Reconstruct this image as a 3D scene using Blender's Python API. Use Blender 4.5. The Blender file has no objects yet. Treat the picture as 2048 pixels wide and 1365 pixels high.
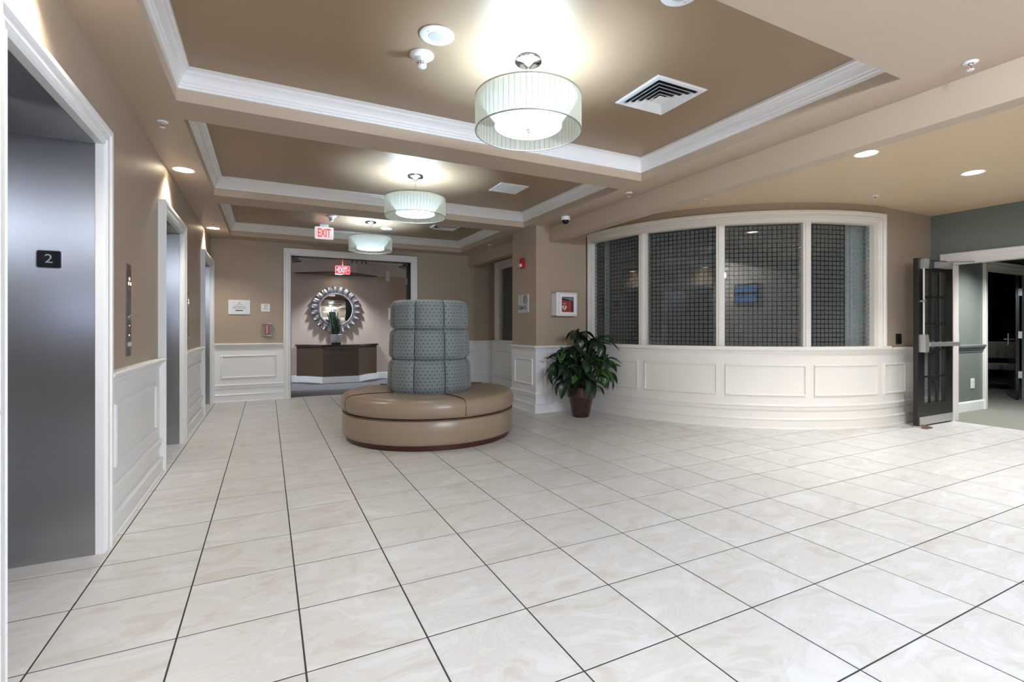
import bpy, bmesh, math, random
from mathutils import Vector, Matrix
random.seed(7)
SC = bpy.context.scene
COL = SC.collection
PI = math.pi
R = math.radians

# ------------------------------------------------------------------ camera
YAW = .4707
cd = bpy.data.cameras.new('camera'); cam = bpy.data.objects.new('camera', cd); COL.objects.link(cam)
cam.location = (.7876, -2.8838, 1.2645)
cam.rotation_euler = (R(90), 0, -YAW)
cd.sensor_width = 36; cd.lens = 36*986.96/2048
cd.shift_x = -(1037.1-1024)/2048; cd.shift_y = -(682.5-657.25)/2048
cd.clip_start = .02
SC.camera = cam

# ------------------------------------------------------------------ world, exposure
w = bpy.data.worlds.new('world'); SC.world = w; w.use_nodes = True
w.node_tree.nodes['Background'].inputs[0].default_value = (.55, .6, .7, 1)
w.node_tree.nodes['Background'].inputs[1].default_value = .25
vs = SC.view_settings
vs.view_transform = 'Standard'; vs.look = 'None'; vs.gamma = 1; vs.use_curve_mapping = False
vs.exposure = 0.40
SC.cycles.use_denoising = True
SC.cycles.max_bounces = 10; SC.cycles.diffuse_bounces = 6; SC.cycles.glossy_bounces = 5
SC.cycles.transparent_max_bounces = 12; SC.cycles.transmission_bounces = 8
SC.cycles.sample_clamp_indirect = 6.0
SC.cycles.caustics_reflective = False; SC.cycles.caustics_refractive = False

# lamp strengths (used by the lamp builders below)
PENDANT_UP, DOWNLIGHT, LOUNGE_DL, FILL_BOWL, FILL_SPOT, CORR_DL, VEST_DL = 40., 80., 118., 155., 120., 230., 290.
WARM, COOL, NEUT = (1, .92, .82), (.62, .89, 1.27), (.89, .97, 1.09)
REARC = (.81, .95, 1.14)
LOUNGEC = (.98, .95, .90)

# ------------------------------------------------------------------ materials
def lin(c):
    return tuple(((v/255)/12.92 if v/255 <= .04045 else ((v/255+.055)/1.055)**2.4) for v in c) + (1,)
MATS = {}
def mat(name, rgb, rough=.5, metal=0., noise=0., nscale=40., bump=0., spec=.5, coat=0., emit=None, estr=0.):
    m = bpy.data.materials.new(name); m.use_nodes = True; MATS[name] = m
    nt = m.node_tree; b = nt.nodes['Principled BSDF']
    b.inputs['Base Color'].default_value = lin(rgb)
    b.inputs['Roughness'].default_value = rough; b.inputs['Metallic'].default_value = metal
    b.inputs['Specular IOR Level'].default_value = spec
    b.inputs['Coat Weight'].default_value = coat
    if emit:
        b.inputs['Emission Color'].default_value = lin(emit); b.inputs['Emission Strength'].default_value = estr
    if noise or bump:
        tc = nt.nodes.new('ShaderNodeTexCoord'); n = nt.nodes.new('ShaderNodeTexNoise')
        n.inputs['Scale'].default_value = nscale; n.inputs['Detail'].default_value = 4
        nt.links.new(tc.outputs['Object'], n.inputs['Vector'])
        if noise:
            mx = nt.nodes.new('ShaderNodeMix'); mx.data_type = 'RGBA'
            c = lin(rgb)
            mx.inputs[6].default_value = tuple(v*(1-noise) for v in c[:3])+(1,)
            mx.inputs[7].default_value = tuple(min(1, v*(1+noise)) for v in c[:3])+(1,)
            nt.links.new(n.outputs[0], mx.inputs[0]); nt.links.new(mx.outputs[2], b.inputs['Base Color'])
        if bump:
            bp = nt.nodes.new('ShaderNodeBump'); bp.inputs['Strength'].default_value = bump; bp.inputs['Distance'].default_value = .002
            nt.links.new(n.outputs[0], bp.inputs['Height']); nt.links.new(bp.outputs[0], b.inputs['Normal'])
    return m
paint = mat('tan wall paint', (170, 154, 136), .45, noise=.03, nscale=250, bump=.08)
soffit_paint = mat('soffit paint', (186, 169, 150), .5, noise=.02, nscale=250, bump=.06)
coffer_paint = mat('coffer paint', (150, 127, 101), .36, noise=.03, nscale=250, bump=.06)
lounge_paint = mat('lounge ceiling paint', (216, 193, 162), .5, noise=.02, nscale=250, bump=.06)
trimw = mat('white trim enamel', (238, 239, 240), .35, noise=.01, nscale=60)
trimg = mat('creamy trim enamel', (228, 224, 217), .38)
greenw = mat('green wall paint', (112, 121, 115), .5, noise=.03, nscale=200, bump=.06)
corrw = mat('corridor wall paint', (186, 168, 154), .5, noise=.02, nscale=200)
corrc = mat('corridor ceiling paint', (208, 205, 202), .6)
brown = mat('brown laminate', (84, 68, 52), .45, noise=.08, nscale=60)
browntop = mat('dark polished counter', (52, 40, 36), .12, coat=.3)
blackp = mat('black door enamel', (30, 28, 27), .42, noise=.05, nscale=50)
blackm = mat('black plastic', (14, 15, 17), .35)
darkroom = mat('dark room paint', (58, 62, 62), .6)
whitep = mat('white plastic', (236, 238, 240), .35)
grille = mat('grey grille', (205, 208, 212), .5)
chrome = mat('chrome', (225, 228, 232), .12, 1.)
alum = mat('satin aluminium', (190, 190, 188), .4, .6)
gold = mat('silver leaf', (176, 174, 178), .28, 1., noise=.12, nscale=12)
dkmetal = mat('dark edge metal', (58, 54, 52), .4, .6)
red = mat('red enamel', (176, 26, 30), .35)
dred = mat('dark red plastic', (150, 22, 40), .3)
leather = mat('tan leather', (146, 128, 109), .30, noise=.05, nscale=9, bump=.12)
piping_m = mat('leather seam', (84, 66, 50), .5)
mahog = mat('mahogany plinth', (66, 24, 18), .3, noise=.25, nscale=30)
leafm = mat('dark leaf', (32, 52, 36), .33, noise=.35, nscale=14)
leafm2 = mat('fresh leaf', (58, 92, 44), .35, noise=.3, nscale=14)
snakem = mat('snake plant leaf', (40, 62, 46), .4, noise=.4, nscale=20)
stemm = mat('stem', (70, 62, 44), .6)
soilm = mat('soil', (40, 32, 26), .9, noise=.3, nscale=60)
potm = mat('brown glazed pot', (60, 32, 23), .25, noise=.25, nscale=14, coat=.3)
carpetg = mat('grey carpet', (88, 87, 88), .95, noise=.12, nscale=300, bump=.3)
carpetv = mat('green grey carpet', (124, 127, 116), .95, noise=.12, nscale=300, bump=.3)
grout = mat('dark grout', (52, 50, 50), .9, noise=.15, nscale=80)
signw = mat('sign silver', (206, 210, 214), .3, .3)
ink = mat('black ink', (26, 26, 30), .5)
inkg = mat('grey ink', (165, 168, 174), .5)
inkb = mat('dark blue ink', (52, 56, 72), .5)
chairm = mat('beige upholstery', (150, 142, 126), .8)
frost = mat('frosted white glass', (245, 248, 246), .3, emit=(240, 252, 250), estr=7.0)
bowlm = mat('bowl glass', (245, 248, 246), .3, emit=(240, 250, 252), estr=3.0)
dksteel = mat('dark brushed steel', (126, 122, 118), .35, 1.)
lens_w = mat('downlight lens', (255, 250, 240), .3, emit=(255, 236, 205), estr=14.)
lens_l = mat('lounge downlight lens', (255, 250, 240), .3, emit=(255, 244, 228), estr=16.)
exitred = mat('lit exit letters', (255, 70, 70), .3, emit=(255, 52, 58), estr=1.1)
exitred2 = mat('lit red exit face', (255, 60, 70), .3, emit=(255, 40, 60), estr=1.6)
exitface = mat('exit face', (238, 240, 238), .4, emit=(250, 248, 248), estr=.35)
tvm = mat('tv screen', (20, 20, 30), .2, emit=(90, 150, 225), estr=2.2)
tvw = mat('tv screen pale', (20, 20, 30), .2, emit=(190, 222, 245), estr=2.6)
amber = mat('lit call lantern', (250, 190, 170), .3, emit=(255, 196, 170), estr=1.5)
mirror = mat('mirror glass', (240, 242, 240), .015, 1.)

def steel_mat():
    m = mat('brushed stainless steel', (172, 173, 177), .30, 1.); nt = m.node_tree; b = nt.nodes['Principled BSDF']
    b.inputs['Anisotropic'].default_value = .97; b.inputs['Anisotropic Rotation'].default_value = .0
    t = nt.nodes.new('ShaderNodeTangent'); t.direction_type = 'RADIAL'; t.axis = 'Z'
    nt.links.new(t.outputs[0], b.inputs['Tangent'])
    tc = nt.nodes.new('ShaderNodeTexCoord'); mp = nt.nodes.new('ShaderNodeMapping'); mp.inputs['Scale'].default_value = (160, 160, 900)
    n = nt.nodes.new('ShaderNodeTexNoise'); n.inputs['Scale'].default_value = 1; n.inputs['Detail'].default_value = 3
    nt.links.new(tc.outputs['Object'], mp.inputs[0]); nt.links.new(mp.outputs[0], n.inputs['Vector'])
    bp = nt.nodes.new('ShaderNodeBump'); bp.inputs['Strength'].default_value = .06; bp.inputs['Distance'].default_value = .001
    nt.links.new(n.outputs[0], bp.inputs['Height']); nt.links.new(bp.outputs[0], b.inputs['Normal'])
    return m
steel = steel_mat()

def tile_mat():
    m = mat('travertine tile', (220, 216, 209), .34); nt = m.node_tree; N = nt.nodes; L = nt.links; b = N['Principled BSDF']
    tc = N.new('ShaderNodeTexCoord'); oi = N.new('ShaderNodeObjectInfo'); ge = N.new('ShaderNodeNewGeometry')
    ad = N.new('ShaderNodeMath'); ad.operation = 'ADD'; L.new(oi.outputs['Random'], ad.inputs[0]); L.new(ge.outputs['Random Per Island'], ad.inputs[1])
    cx = N.new('ShaderNodeCombineXYZ')
    for k, f in ((0, 37.), (1, 53.), (2, 71.)):
        mu = N.new('ShaderNodeMath'); mu.operation = 'MULTIPLY'; mu.inputs[1].default_value = f
        L.new(ad.outputs[0], mu.inputs[0]); L.new(mu.outputs[0], cx.inputs[k])
    va = N.new('ShaderNodeVectorMath'); va.operation = 'ADD'; L.new(tc.outputs['Object'], va.inputs[0]); L.new(cx.outputs[0], va.inputs[1])
    mp = N.new('ShaderNodeMapping'); mp.inputs['Scale'].default_value = (2.2, 4.6, 1); mp.inputs['Rotation'].default_value = (0, 0, .55)
    L.new(va.outputs[0], mp.inputs[0])
    n1 = N.new('ShaderNodeTexNoise'); n1.inputs['Scale'].default_value = 1.; n1.inputs['Detail'].default_value = 7; n1.inputs['Roughness'].default_value = .62; n1.inputs['Distortion'].default_value = 1.6
    L.new(mp.outputs[0], n1.inputs['Vector'])
    n2 = N.new('ShaderNodeTexNoise'); n2.inputs['Scale'].default_value = 3.4; n2.inputs['Detail'].default_value = 6; n2.inputs['Distortion'].default_value = .8
    L.new(va.outputs[0], n2.inputs['Vector'])
    r1 = N.new('ShaderNodeValToRGB'); e = r1.color_ramp.elements
    e[0].position = .30; e[0].color = lin((192, 188, 182)); e[1].position = .68; e[1].color = lin((213, 215, 216))
    for p, c in ((.42, (200, 198, 193)), (.47, (207, 207, 205)), (.52, (202, 201, 198)), (.57, (210, 210, 209))):
        q = e.new(p); q.color = lin(c)
    L.new(n1.outputs[0], r1.inputs[0])
    r2 = N.new('ShaderNodeValToRGB'); r2.color_ramp.elements[0].position = .52; r2.color_ramp.elements[0].color = (0, 0, 0, 1)
    r2.color_ramp.elements[1].position = .78; r2.color_ramp.elements[1].color = (.45, .45, .45, 1)
    L.new(n2.outputs[0], r2.inputs[0])
    mx = N.new('ShaderNodeMix'); mx.data_type = 'RGBA'; L.new(r2.outputs[0], mx.inputs[0]); L.new(r1.outputs[0], mx.inputs[6]); mx.inputs[7].default_value = lin((195, 188, 177))
    # slight tone change from tile to tile
    mr = N.new('ShaderNodeMapRange'); L.new(ad.outputs[0], mr.inputs[0]); mr.inputs[3].default_value = .965; mr.inputs[4].default_value = 1.02
    hs = N.new('ShaderNodeHueSaturation'); L.new(mr.outputs[0], hs.inputs['Value']); L.new(mx.outputs[2], hs.inputs['Color'])
    L.new(hs.outputs[0], b.inputs['Base Color'])
    return m
tilem = tile_mat()

def fabric_mat():
    # grey blue upholstery woven with small dark dots; UV in metres round and up the backrest
    m = mat('dotted upholstery', (114, 124, 128), .62); nt = m.node_tree; N = nt.nodes; L = nt.links; b = N['Principled BSDF']
    b.inputs['Sheen Weight'].default_value = .25
    uv = N.new('ShaderNodeUVMap')
    def dots(off):
        mp = N.new('ShaderNodeMapping'); mp.inputs['Scale'].default_value = (1/.052, 1/.078, 1); mp.inputs['Location'].default_value = off+(0,)
        L.new(uv.outputs[0], mp.inputs[0])
        fr = N.new('ShaderNodeVectorMath'); fr.operation = 'FRACTION'; L.new(mp.outputs[0], fr.inputs[0])
        sb = N.new('ShaderNodeVectorMath'); sb.operation = 'SUBTRACT'; L.new(fr.outputs[0], sb.inputs[0]); sb.inputs[1].default_value = (.5, .5, 0)
        ml = N.new('ShaderNodeVectorMath'); ml.operation = 'MULTIPLY'; L.new(sb.outputs[0], ml.inputs[0]); ml.inputs[1].default_value = (.052, .078, 0)
        le = N.new('ShaderNodeVectorMath'); le.operation = 'LENGTH'; L.new(ml.outputs[0], le.inputs[0])
        lt = N.new('ShaderNodeMath'); lt.operation = 'LESS_THAN'; lt.inputs[1].default_value = .0072; L.new(le.outputs['Value'], lt.inputs[0])
        return lt
    a, c = dots((0, 0)), dots((.5, .5))
    mxx = N.new('ShaderNodeMath'); mxx.operation = 'MAXIMUM'; L.new(a.outputs[0], mxx.inputs[0]); L.new(c.outputs[0], mxx.inputs[1])
    # faint lattice of pale threads
    def thread(sx):
        mp = N.new('ShaderNodeMapping'); mp.inputs['Scale'].default_value = (1/.052, sx/.078, 1); L.new(uv.outputs[0], mp.inputs[0])
        sp = N.new('ShaderNodeSeparateXYZ'); L.new(mp.outputs[0], sp.inputs[0])
        s = N.new('ShaderNodeMath'); s.operation = 'ADD'; L.new(sp.outputs[0], s.inputs[0]); L.new(sp.outputs[1], s.inputs[1])
        f = N.new('ShaderNodeMath'); f.operation = 'PINGPONG'; f.inputs[1].default_value = .5; L.new(s.outputs[0], f.inputs[0])
        l = N.new('ShaderNodeMath'); l.operation = 'LESS_THAN'; l.inputs[1].default_value = .045; L.new(f.outputs[0], l.inputs[0])
        return l
    t1, t2 = thread(1), thread(-1)
    tm = N.new('ShaderNodeMath'); tm.operation = 'MAXIMUM'; L.new(t1.outputs[0], tm.inputs[0]); L.new(t2.outputs[0], tm.inputs[1])
    ts = N.new('ShaderNodeMath'); ts.operation = 'MULTIPLY'; ts.inputs[1].default_value = .35; L.new(tm.outputs[0], ts.inputs[0])
    m1 = N.new('ShaderNodeMix'); m1.data_type = 'RGBA'; m1.inputs[6].default_value = lin((114, 124, 128)); m1.inputs[7].default_value = lin((160, 166, 160))
    L.new(ts.outputs[0], m1.inputs[0])
    m2 = N.new('ShaderNodeMix'); m2.data_type = 'RGBA'; m2.inputs[7].default_value = lin((40, 46, 56))
    L.new(m1.outputs[2], m2.inputs[6]); L.new(mxx.outputs[0], m2.inputs[0]); L.new(m2.outputs[2], b.inputs['Base Color'])
    return m
fabric = fabric_mat()

def grid_glass(name, alpha_sq=.62, pitch=.0573, line=.19, clear=False):
    # pane printed with frosted squares; the gaps between the squares stay clear glass
    m = bpy.data.materials.new(name); m.use_nodes = True; nt = m.node_tree; N = nt.nodes; L = nt.links; N.clear()
    out = N.new('ShaderNodeOutputMaterial'); tr = N.new('ShaderNodeBsdfTransparent'); tr.inputs[0].default_value = (.97, .985, .98, 1) if clear else (.82, .88, .87, 1)
    df = N.new('ShaderNodeBsdfDiffuse'); df.inputs[0].default_value = lin((112, 117, 116))
    gl = N.new('ShaderNodeBsdfGlossy'); gl.inputs['Roughness'].default_value = .01; gl.inputs[0].default_value = (1, 1, 1, 1)
    lf_ = N.new('ShaderNodeLayerWeight'); lf_.inputs[0].default_value = .5
    pw = N.new('ShaderNodeMath'); pw.operation = 'POWER'; pw.inputs[1].default_value = 4.; L.new(lf_.outputs['Facing'], pw.inputs[0])
    lw = N.new('ShaderNodeMath'); lw.operation = 'MULTIPLY_ADD'; lw.inputs[1].default_value = .75; lw.inputs[2].default_value = .05; L.new(pw.outputs[0], lw.inputs[0])
    body = tr
    if not clear:
        uv = N.new('ShaderNodeUVMap'); mp = N.new('ShaderNodeMapping'); mp.inputs['Scale'].default_value = (1/pitch, 1/pitch, 1)
        L.new(uv.outputs[0], mp.inputs[0]); fr = N.new('ShaderNodeVectorMath'); fr.operation = 'FRACTION'; L.new(mp.outputs[0], fr.inputs[0])
        sp = N.new('ShaderNodeSeparateXYZ'); L.new(fr.outputs[0], sp.inputs[0])
        g = []
        for k in (0, 1):
            q = N.new('ShaderNodeMath'); q.operation = 'GREATER_THAN'; q.inputs[1].default_value = line; L.new(sp.outputs[k], q.inputs[0]); g.append(q)
        mu = N.new('ShaderNodeMath'); mu.operation = 'MULTIPLY'; L.new(g[0].outputs[0], mu.inputs[0]); L.new(g[1].outputs[0], mu.inputs[1])
        ma = N.new('ShaderNodeMath'); ma.operation = 'MULTIPLY'; ma.inputs[1].default_value = alpha_sq; L.new(mu.outputs[0], ma.inputs[0])
        mx = N.new('ShaderNodeMixShader'); L.new(ma.outputs[0], mx.inputs[0]); L.new(tr.outputs[0], mx.inputs[1]); L.new(df.outputs[0], mx.inputs[2]); body = mx
    m2 = N.new('ShaderNodeMixShader'); L.new(lw.outputs[0], m2.inputs[0]); L.new(body.outputs[0], m2.inputs[1]); L.new(gl.outputs[0], m2.inputs[2])
    L.new(m2.outputs[0], out.inputs[0]); MATS[name] = m
    return m
gridglass = grid_glass('glass with frosted squares')
clearglass = grid_glass('clear glass', clear=True)

def shade_mat():
    m = bpy.data.materials.new('sheer lamp fabric'); m.use_nodes = True; nt = m.node_tree; N = nt.nodes; L = nt.links; N.clear()
    out = N.new('ShaderNodeOutputMaterial'); tl = N.new('ShaderNodeBsdfTranslucent'); tl.inputs[0].default_value = lin((240, 238, 216))
    df = N.new('ShaderNodeBsdfDiffuse'); df.inputs[0].default_value = lin((232, 234, 220)); tr = N.new('ShaderNodeBsdfTransparent'); tr.inputs[0].default_value = (.97, .98, .95, 1)
    a = N.new('ShaderNodeMixShader'); a.inputs[0].default_value = .5; L.new(tl.outputs[0], a.inputs[1]); L.new(df.outputs[0], a.inputs[2])
    b = N.new('ShaderNodeMixShader'); b.inputs[0].default_value = .42; L.new(a.outputs[0], b.inputs[1]); L.new(tr.outputs[0], b.inputs[2]); L.new(b.outputs[0], out.inputs[0])
    return m
sheer = shade_mat()
def inner_shade_mat():
    m = bpy.data.materials.new('white inner shade'); m.use_nodes = True; nt = m.node_tree; N = nt.nodes; L = nt.links; N.clear()
    out = N.new('ShaderNodeOutputMaterial'); tl = N.new('ShaderNodeBsdfTranslucent'); tl.inputs[0].default_value = lin((246, 248, 240))
    df = N.new('ShaderNodeBsdfDiffuse'); df.inputs[0].default_value = lin((246, 248, 240))
    a = N.new('ShaderNodeMixShader'); a.inputs[0].default_value = .93; L.new(tl.outputs[0], a.inputs[1]); L.new(df.outputs[0], a.inputs[2]); L.new(a.outputs[0], out.inputs[0])
    return m
inner_sh = inner_shade_mat()

# ------------------------------------------------------------------ mesh helpers
class MB:
    def __init__(s): s.b = bmesh.new(); s.uv = None
    def v(s, p): return s.b.verts.new(p)
    def f(s, vs):
        try: return s.b.faces.new(vs)
        except ValueError: return None
    def box(s, x0, x1, y0, y1, z0, z1, bev=0.):
        vs = [s.v((x, y, z)) for z in (z0, z1) for x, y in ((x0, y0), (x1, y0), (x1, y1), (x0, y1))]
        fs = [s.f([vs[i] for i in q]) for q in ((3, 2, 1, 0), (4, 5, 6, 7), (0, 1, 5, 4), (1, 2, 6, 5), (2, 3, 7, 6), (3, 0, 4, 7))]
        if bev:
            es = list({e for f in fs for e in f.edges})
            bmesh.ops.bevel(s.b, geom=es, offset=bev, segments=2, affect='EDGES', profile=.6)
        return s
    def prism(s, poly, z0, z1, M=None):
        M = M or (lambda a, b, h: (a, b, h))
        lo = [s.v(M(a, b, z0)) for a, b in poly]; hi = [s.v(M(a, b, z1)) for a, b in poly]; n = len(poly)
        s.f(lo[::-1]); s.f(hi)
        for i in range(n): s.f([lo[i], lo[(i+1) % n], hi[(i+1) % n], hi[i]])
        return s
    def lathe(s, prof, c=(0, 0, 0), n=32, a0=0., a1=2*PI, axis='z', cap=True):
        full = abs(a1-a0-2*PI) < 1e-6; k = n if full else n+1
        rings = []
        for r, z in prof:
            ring = []
            for i in range(k):
                t = a0+(a1-a0)*i/n
                p = (r*math.cos(t), r*math.sin(t), z)
                if axis == 'x': p = (p[2], p[0], p[1])
                elif axis == 'y': p = (p[0], p[2], p[1])
                ring.append(s.v((c[0]+p[0], c[1]+p[1], c[2]+p[2])))
            rings.append(ring)
        for a, b in zip(rings, rings[1:]):
            for i in range(n if full else n):
                j = (i+1) % k
                if not full and i == k-1: continue
                s.f([a[i], a[j], b[j], b[i]])
        if full and cap:
            for rg, (r, z) in ((rings[0], prof[0]), (rings[-1], prof[-1])):
                if r > 1e-6: s.f(rg)
        return s
    def tube(s, pts, r, n=8):
        pts = [Vector(p) for p in pts]; rings = []
        for i, p in enumerate(pts):
            d = (pts[min(i+1, len(pts)-1)]-pts[max(i-1, 0)]).normalized()
            u = d.orthogonal().normalized() if i == 0 else (u-d*u.dot(d)).normalized()
            w_ = d.cross(u)
            rr = r[i] if isinstance(r, (list, tuple)) else r
            rings.append([s.v(p+(u*math.cos(2*PI*k/n)+w_*math.sin(2*PI*k/n))*rr) for k in range(n)])
        for a, b in zip(rings, rings[1:]):
            for k in range(n): s.f([a[k], a[(k+1) % n], b[(k+1) % n], b[k]])
        s.f(rings[0][::-1]); s.f(rings[-1])
        return s
    def sweep(s, path, prof, closed=False, M=None):
        # path 2D, profile (offset to the left of the path, height); mitred
        M = M or (lambda a, b, h: (a, b, h)); n = len(path); rings = []
        for i, p in enumerate(path):
            def nrm(a, b):
                dx, dy = b[0]-a[0], b[1]-a[1]; l = math.hypot(dx, dy); return (-dy/l, dx/l)
            n1 = nrm(path[i-1], p) if (i > 0 or closed) else None
            n2 = nrm(p, path[(i+1) % n]) if (i < n-1 or closed) else None
            n1 = n1 or n2; n2 = n2 or n1
            k = 1+n1[0]*n2[0]+n1[1]*n2[1]; m = ((n1[0]+n2[0])/k, (n1[1]+n2[1])/k)
            rings.append([s.v(M(p[0]+m[0]*o, p[1]+m[1]*o, h)) for o, h in prof])
        q = len(prof)
        for i in range(n if closed else n-1):
            a, b = rings[i], rings[(i+1) % n]
            for k in range(q): s.f([a[k], a[(k+1) % q], b[(k+1) % q], b[k]])
        if not closed: s.f(rings[0]); s.f(rings[-1][::-1])
        return s
    def loft(s, rings, closed=True, cap=True):
        rs = [[s.v(p) for p in r] for r in rings]; n = len(rs[0])
        for a, b in zip(rs, rs[1:]):
            for k in range(n if closed else n-1): s.f([a[k], a[(k+1) % n], b[(k+1) % n], b[k]])
        if cap: s.f(rs[0][::-1]); s.f(rs[-1])
        return s
    def sphere(s, c, r, sx=1, sy=1, sz=1, n=16, m=10):
        g = bmesh.ops.create_uvsphere(s.b, u_segments=n, v_segments=m, radius=r)
        for v in g['verts']: v.co = Vector((v.co.x*sx+c[0], v.co.y*sy+c[1], v.co.z*sz+c[2]))
        return s
    def plate(s, poly, M, d0, d1):  # polygon in (a,b) given depth range through M(a,b,d)
        return s.prism(poly, d0, d1, M)

def obj(name, mb, m=None, parent=None, smooth=False, recalc=True, ang=40):
    if recalc: bmesh.ops.recalc_face_normals(mb.b, faces=mb.b.faces[:])
    me = bpy.data.meshes.new(name); mb.b.to_mesh(me); mb.b.free()
    if m:
        for q in (m if isinstance(m, (list, tuple)) else [m]): me.materials.append(q)
    o = bpy.data.objects.new(name, me); COL.objects.link(o)
    if smooth:
        me.shade_smooth()
        try: me.set_sharp_from_angle(angle=R(ang))
        except Exception: pass
    if parent: o.parent = parent
    return o
def tag(o, label=None, cat=None, group=None, kind=None):
    if label: o['label'] = label
    if cat: o['category'] = cat
    if group: o['group'] = group
    if kind: o['kind'] = kind
    return o
def thing(name, label, cat, group=None, loc=(0, 0, 0), rz=0.):
    o = bpy.data.objects.new(name, None); COL.objects.link(o); o.empty_display_size = .1
    o.location = loc; o.rotation_euler = (0, 0, rz)
    return tag(o, label, cat, group)
def struct(name, mb, m, label=None, **k):
    o = obj(name, mb, m, **k); return tag(o, label, kind='structure')
def structE(name, label=None):
    o = bpy.data.objects.new(name, None); COL.objects.link(o); return tag(o, label, kind='structure')
def dup_tree(root, loc=None, label=None, rz=None):
    c = root.copy(); COL.objects.link(c)
    if loc is not None: c.location = loc
    if rz is not None: c.rotation_euler = (0, 0, rz)
    if label: c['label'] = label
    def kids(a, b):
        for ch in list(a.children):
            if ch in made: continue
            d = ch.copy(); COL.objects.link(d); made.add(d); d.parent = b; kids(ch, d)
    made = set(); kids(root, c)
    return c
def text_mesh(txt, size, depth=.002, bold=0.):
    cu = bpy.data.curves.new('text', 'FONT'); cu.body = txt; cu.size = size; cu.extrude = depth/2; cu.align_x = 'CENTER'; cu.align_y = 'CENTER'
    cu.offset = bold; cu.resolution_u = 3
    o = bpy.data.objects.new('text', cu); COL.objects.link(o)
    dg = bpy.context.evaluated_depsgraph_get(); me = bpy.data.meshes.new_from_object(o.evaluated_get(dg))
    bpy.data.objects.remove(o)
    return me
def text_obj(name, txt, size, F, m, parent, depth=.003, bold=0., sx=1., off=(0, 0), fit=None):
    # F(a,b,d) maps text plane (a right, b up, d out of the surface)
    me = text_mesh(txt, size, depth, bold)
    xs = [v.co.x for v in me.vertices]; ys = [v.co.y for v in me.vertices]
    mx_, my_ = (min(xs)+max(xs))/2, (min(ys)+max(ys))/2; ky = 1.
    if fit: sx = fit[0]/(max(xs)-min(xs)); ky = fit[1]/(max(ys)-min(ys))
    for v in me.vertices: v.co = Vector(F((v.co.x-mx_)*sx+off[0], (v.co.y-my_)*ky+off[1], v.co.z+depth/2))
    me.materials.append(m)
    o = bpy.data.objects.new(name, me); COL.objects.link(o); o.parent = parent
    return o
def rrect(x0, x1, y0, y1, r, n=5):
    pts = []
    for cx, cy, a in ((x1-r, y1-r, 0), (x0+r, y1-r, 90), (x0+r, y0+r, 180), (x1-r, y0+r, 270)):
        for k in range(n+1):
            t = R(a+90*k/n); pts.append((cx+r*math.cos(t), cy+r*math.sin(t)))
    return pts
def circ(cx, cy, r, n=20): return [(cx+r*math.cos(2*PI*k/n), cy+r*math.sin(2*PI*k/n)) for k in range(n)]
def lamp(name, kind, loc, power, color, parent, rot=(0, 0, 0), **kw):
    l = bpy.data.lights.new(name, kind); l.energy = power; l.color = color
    for k, v in kw.items(): setattr(l, k, v)
    o = bpy.data.objects.new(name, l); COL.objects.link(o); o.location = loc; o.rotation_euler = rot; o.parent = parent
    return o

# ------------------------------------------------------------------ key dimensions
XW = -.07           # wall with the lifts
YB = 6.93           # wall with the corridor doorway
H = 2.80            # soffit
HU = 3.01           # coffers
HL = 2.845          # lounge ceiling
XG = 9.13           # green wall
YS = -4.4           # wall behind the camera
CC = (8.107, 3.483); RW = 2.80     # curved wall
CX0, CY0 = 4.36, 3.56             # pillar corner
def cpt(th, r): return (CC[0]+r*math.cos(R(th)), CC[1]+r*math.sin(R(th)))

# ------------------------------------------------------------------ floor and tiles
T = .4572; G = .0035
b = MB(); b.box(-.6, 9.13, YS-.1, 7.06, -.08, -.0012)
floor = struct('floor', b, grout, 'travertine tiled lobby floor with dark grout')
def tile_geo(mb, x0, x1, y0, y1):
    e = .0006
    lo = [mb.v((x, y, -.008)) for x, y in ((x0, y0), (x1, y0), (x1, y1), (x0, y1))]
    mi = [mb.v((x, y, -e)) for x, y in ((x0, y0), (x1, y0), (x1, y1), (x0, y1))]
    hi = [mb.v((x, y, 0)) for x, y in ((x0+e, y0+e), (x1-e, y0+e), (x1-e, y1-e), (x0+e, y1-e))]
    for a, c in ((lo, mi), (mi, hi)):
        for k in range(4): mb.f([a[k], a[(k+1) % 4], c[(k+1) % 4], c[k]])
    mb.f(hi)
fC, sC = math.cos(YAW), math.sin(YAW)
def project(x, y, z=0.):
    x -= cam.location.x; y -= cam.location.y; z -= cam.location.z
    a = fC*x-sC*y; d = sC*x+fC*y
    return (1037.1+986.96*a/d, 657.25-986.96*z/d, d) if d > .2 else None
def in_floor(x, y):
    if y > 7.04 or y < YS or x > XG or x < XW-.4: return False
    if x < XW: return True
    if x > 5.3 and y > .6:
        return math.hypot(x-CC[0], y-CC[1]) > 2.75 and y < 3.6
    if x > CX0 and 3.7 < y < 4.4: return False
    if x > 5.2 and y > 3.5: return False
    return True
cells = []
for i in range(-1, 21):
    for j in range(-11, 16):
        x0, x1, y0, y1 = i*T+G, (i+1)*T-G, j*T+G, (j+1)*T-G
        y1 = min(y1, 7.05); x1 = min(x1, XG-.002); y0 = max(y0, YS)
        if y1-y0 < .02 or x1-x0 < .02: continue
        if not any(in_floor(x, y) for x in (x0, x1, (x0+x1)/2) for y in (y0, y1, (y0+y1)/2)): continue
        ps = [project(x, y) for x, y in ((x0, y0), (x1, y0), (x1, y1), (x0, y1))]
        area = 0
        if all(ps):
            vis = any(-60 < p[0] < 2108 and p[1] < 1425 for p in ps)
            area = abs(sum(ps[k][0]*ps[(k+1) % 4][1]-ps[(k+1) % 4][0]*ps[k][1] for k in range(4)))/2 if vis else 0
        elif any(ps): area = 1e5 if any(p and -60 < p[0] < 2108 and p[1] < 1425 for p in ps) else 0
        cells.append((area, i, j, x0, x1, y0, y1))
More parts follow.
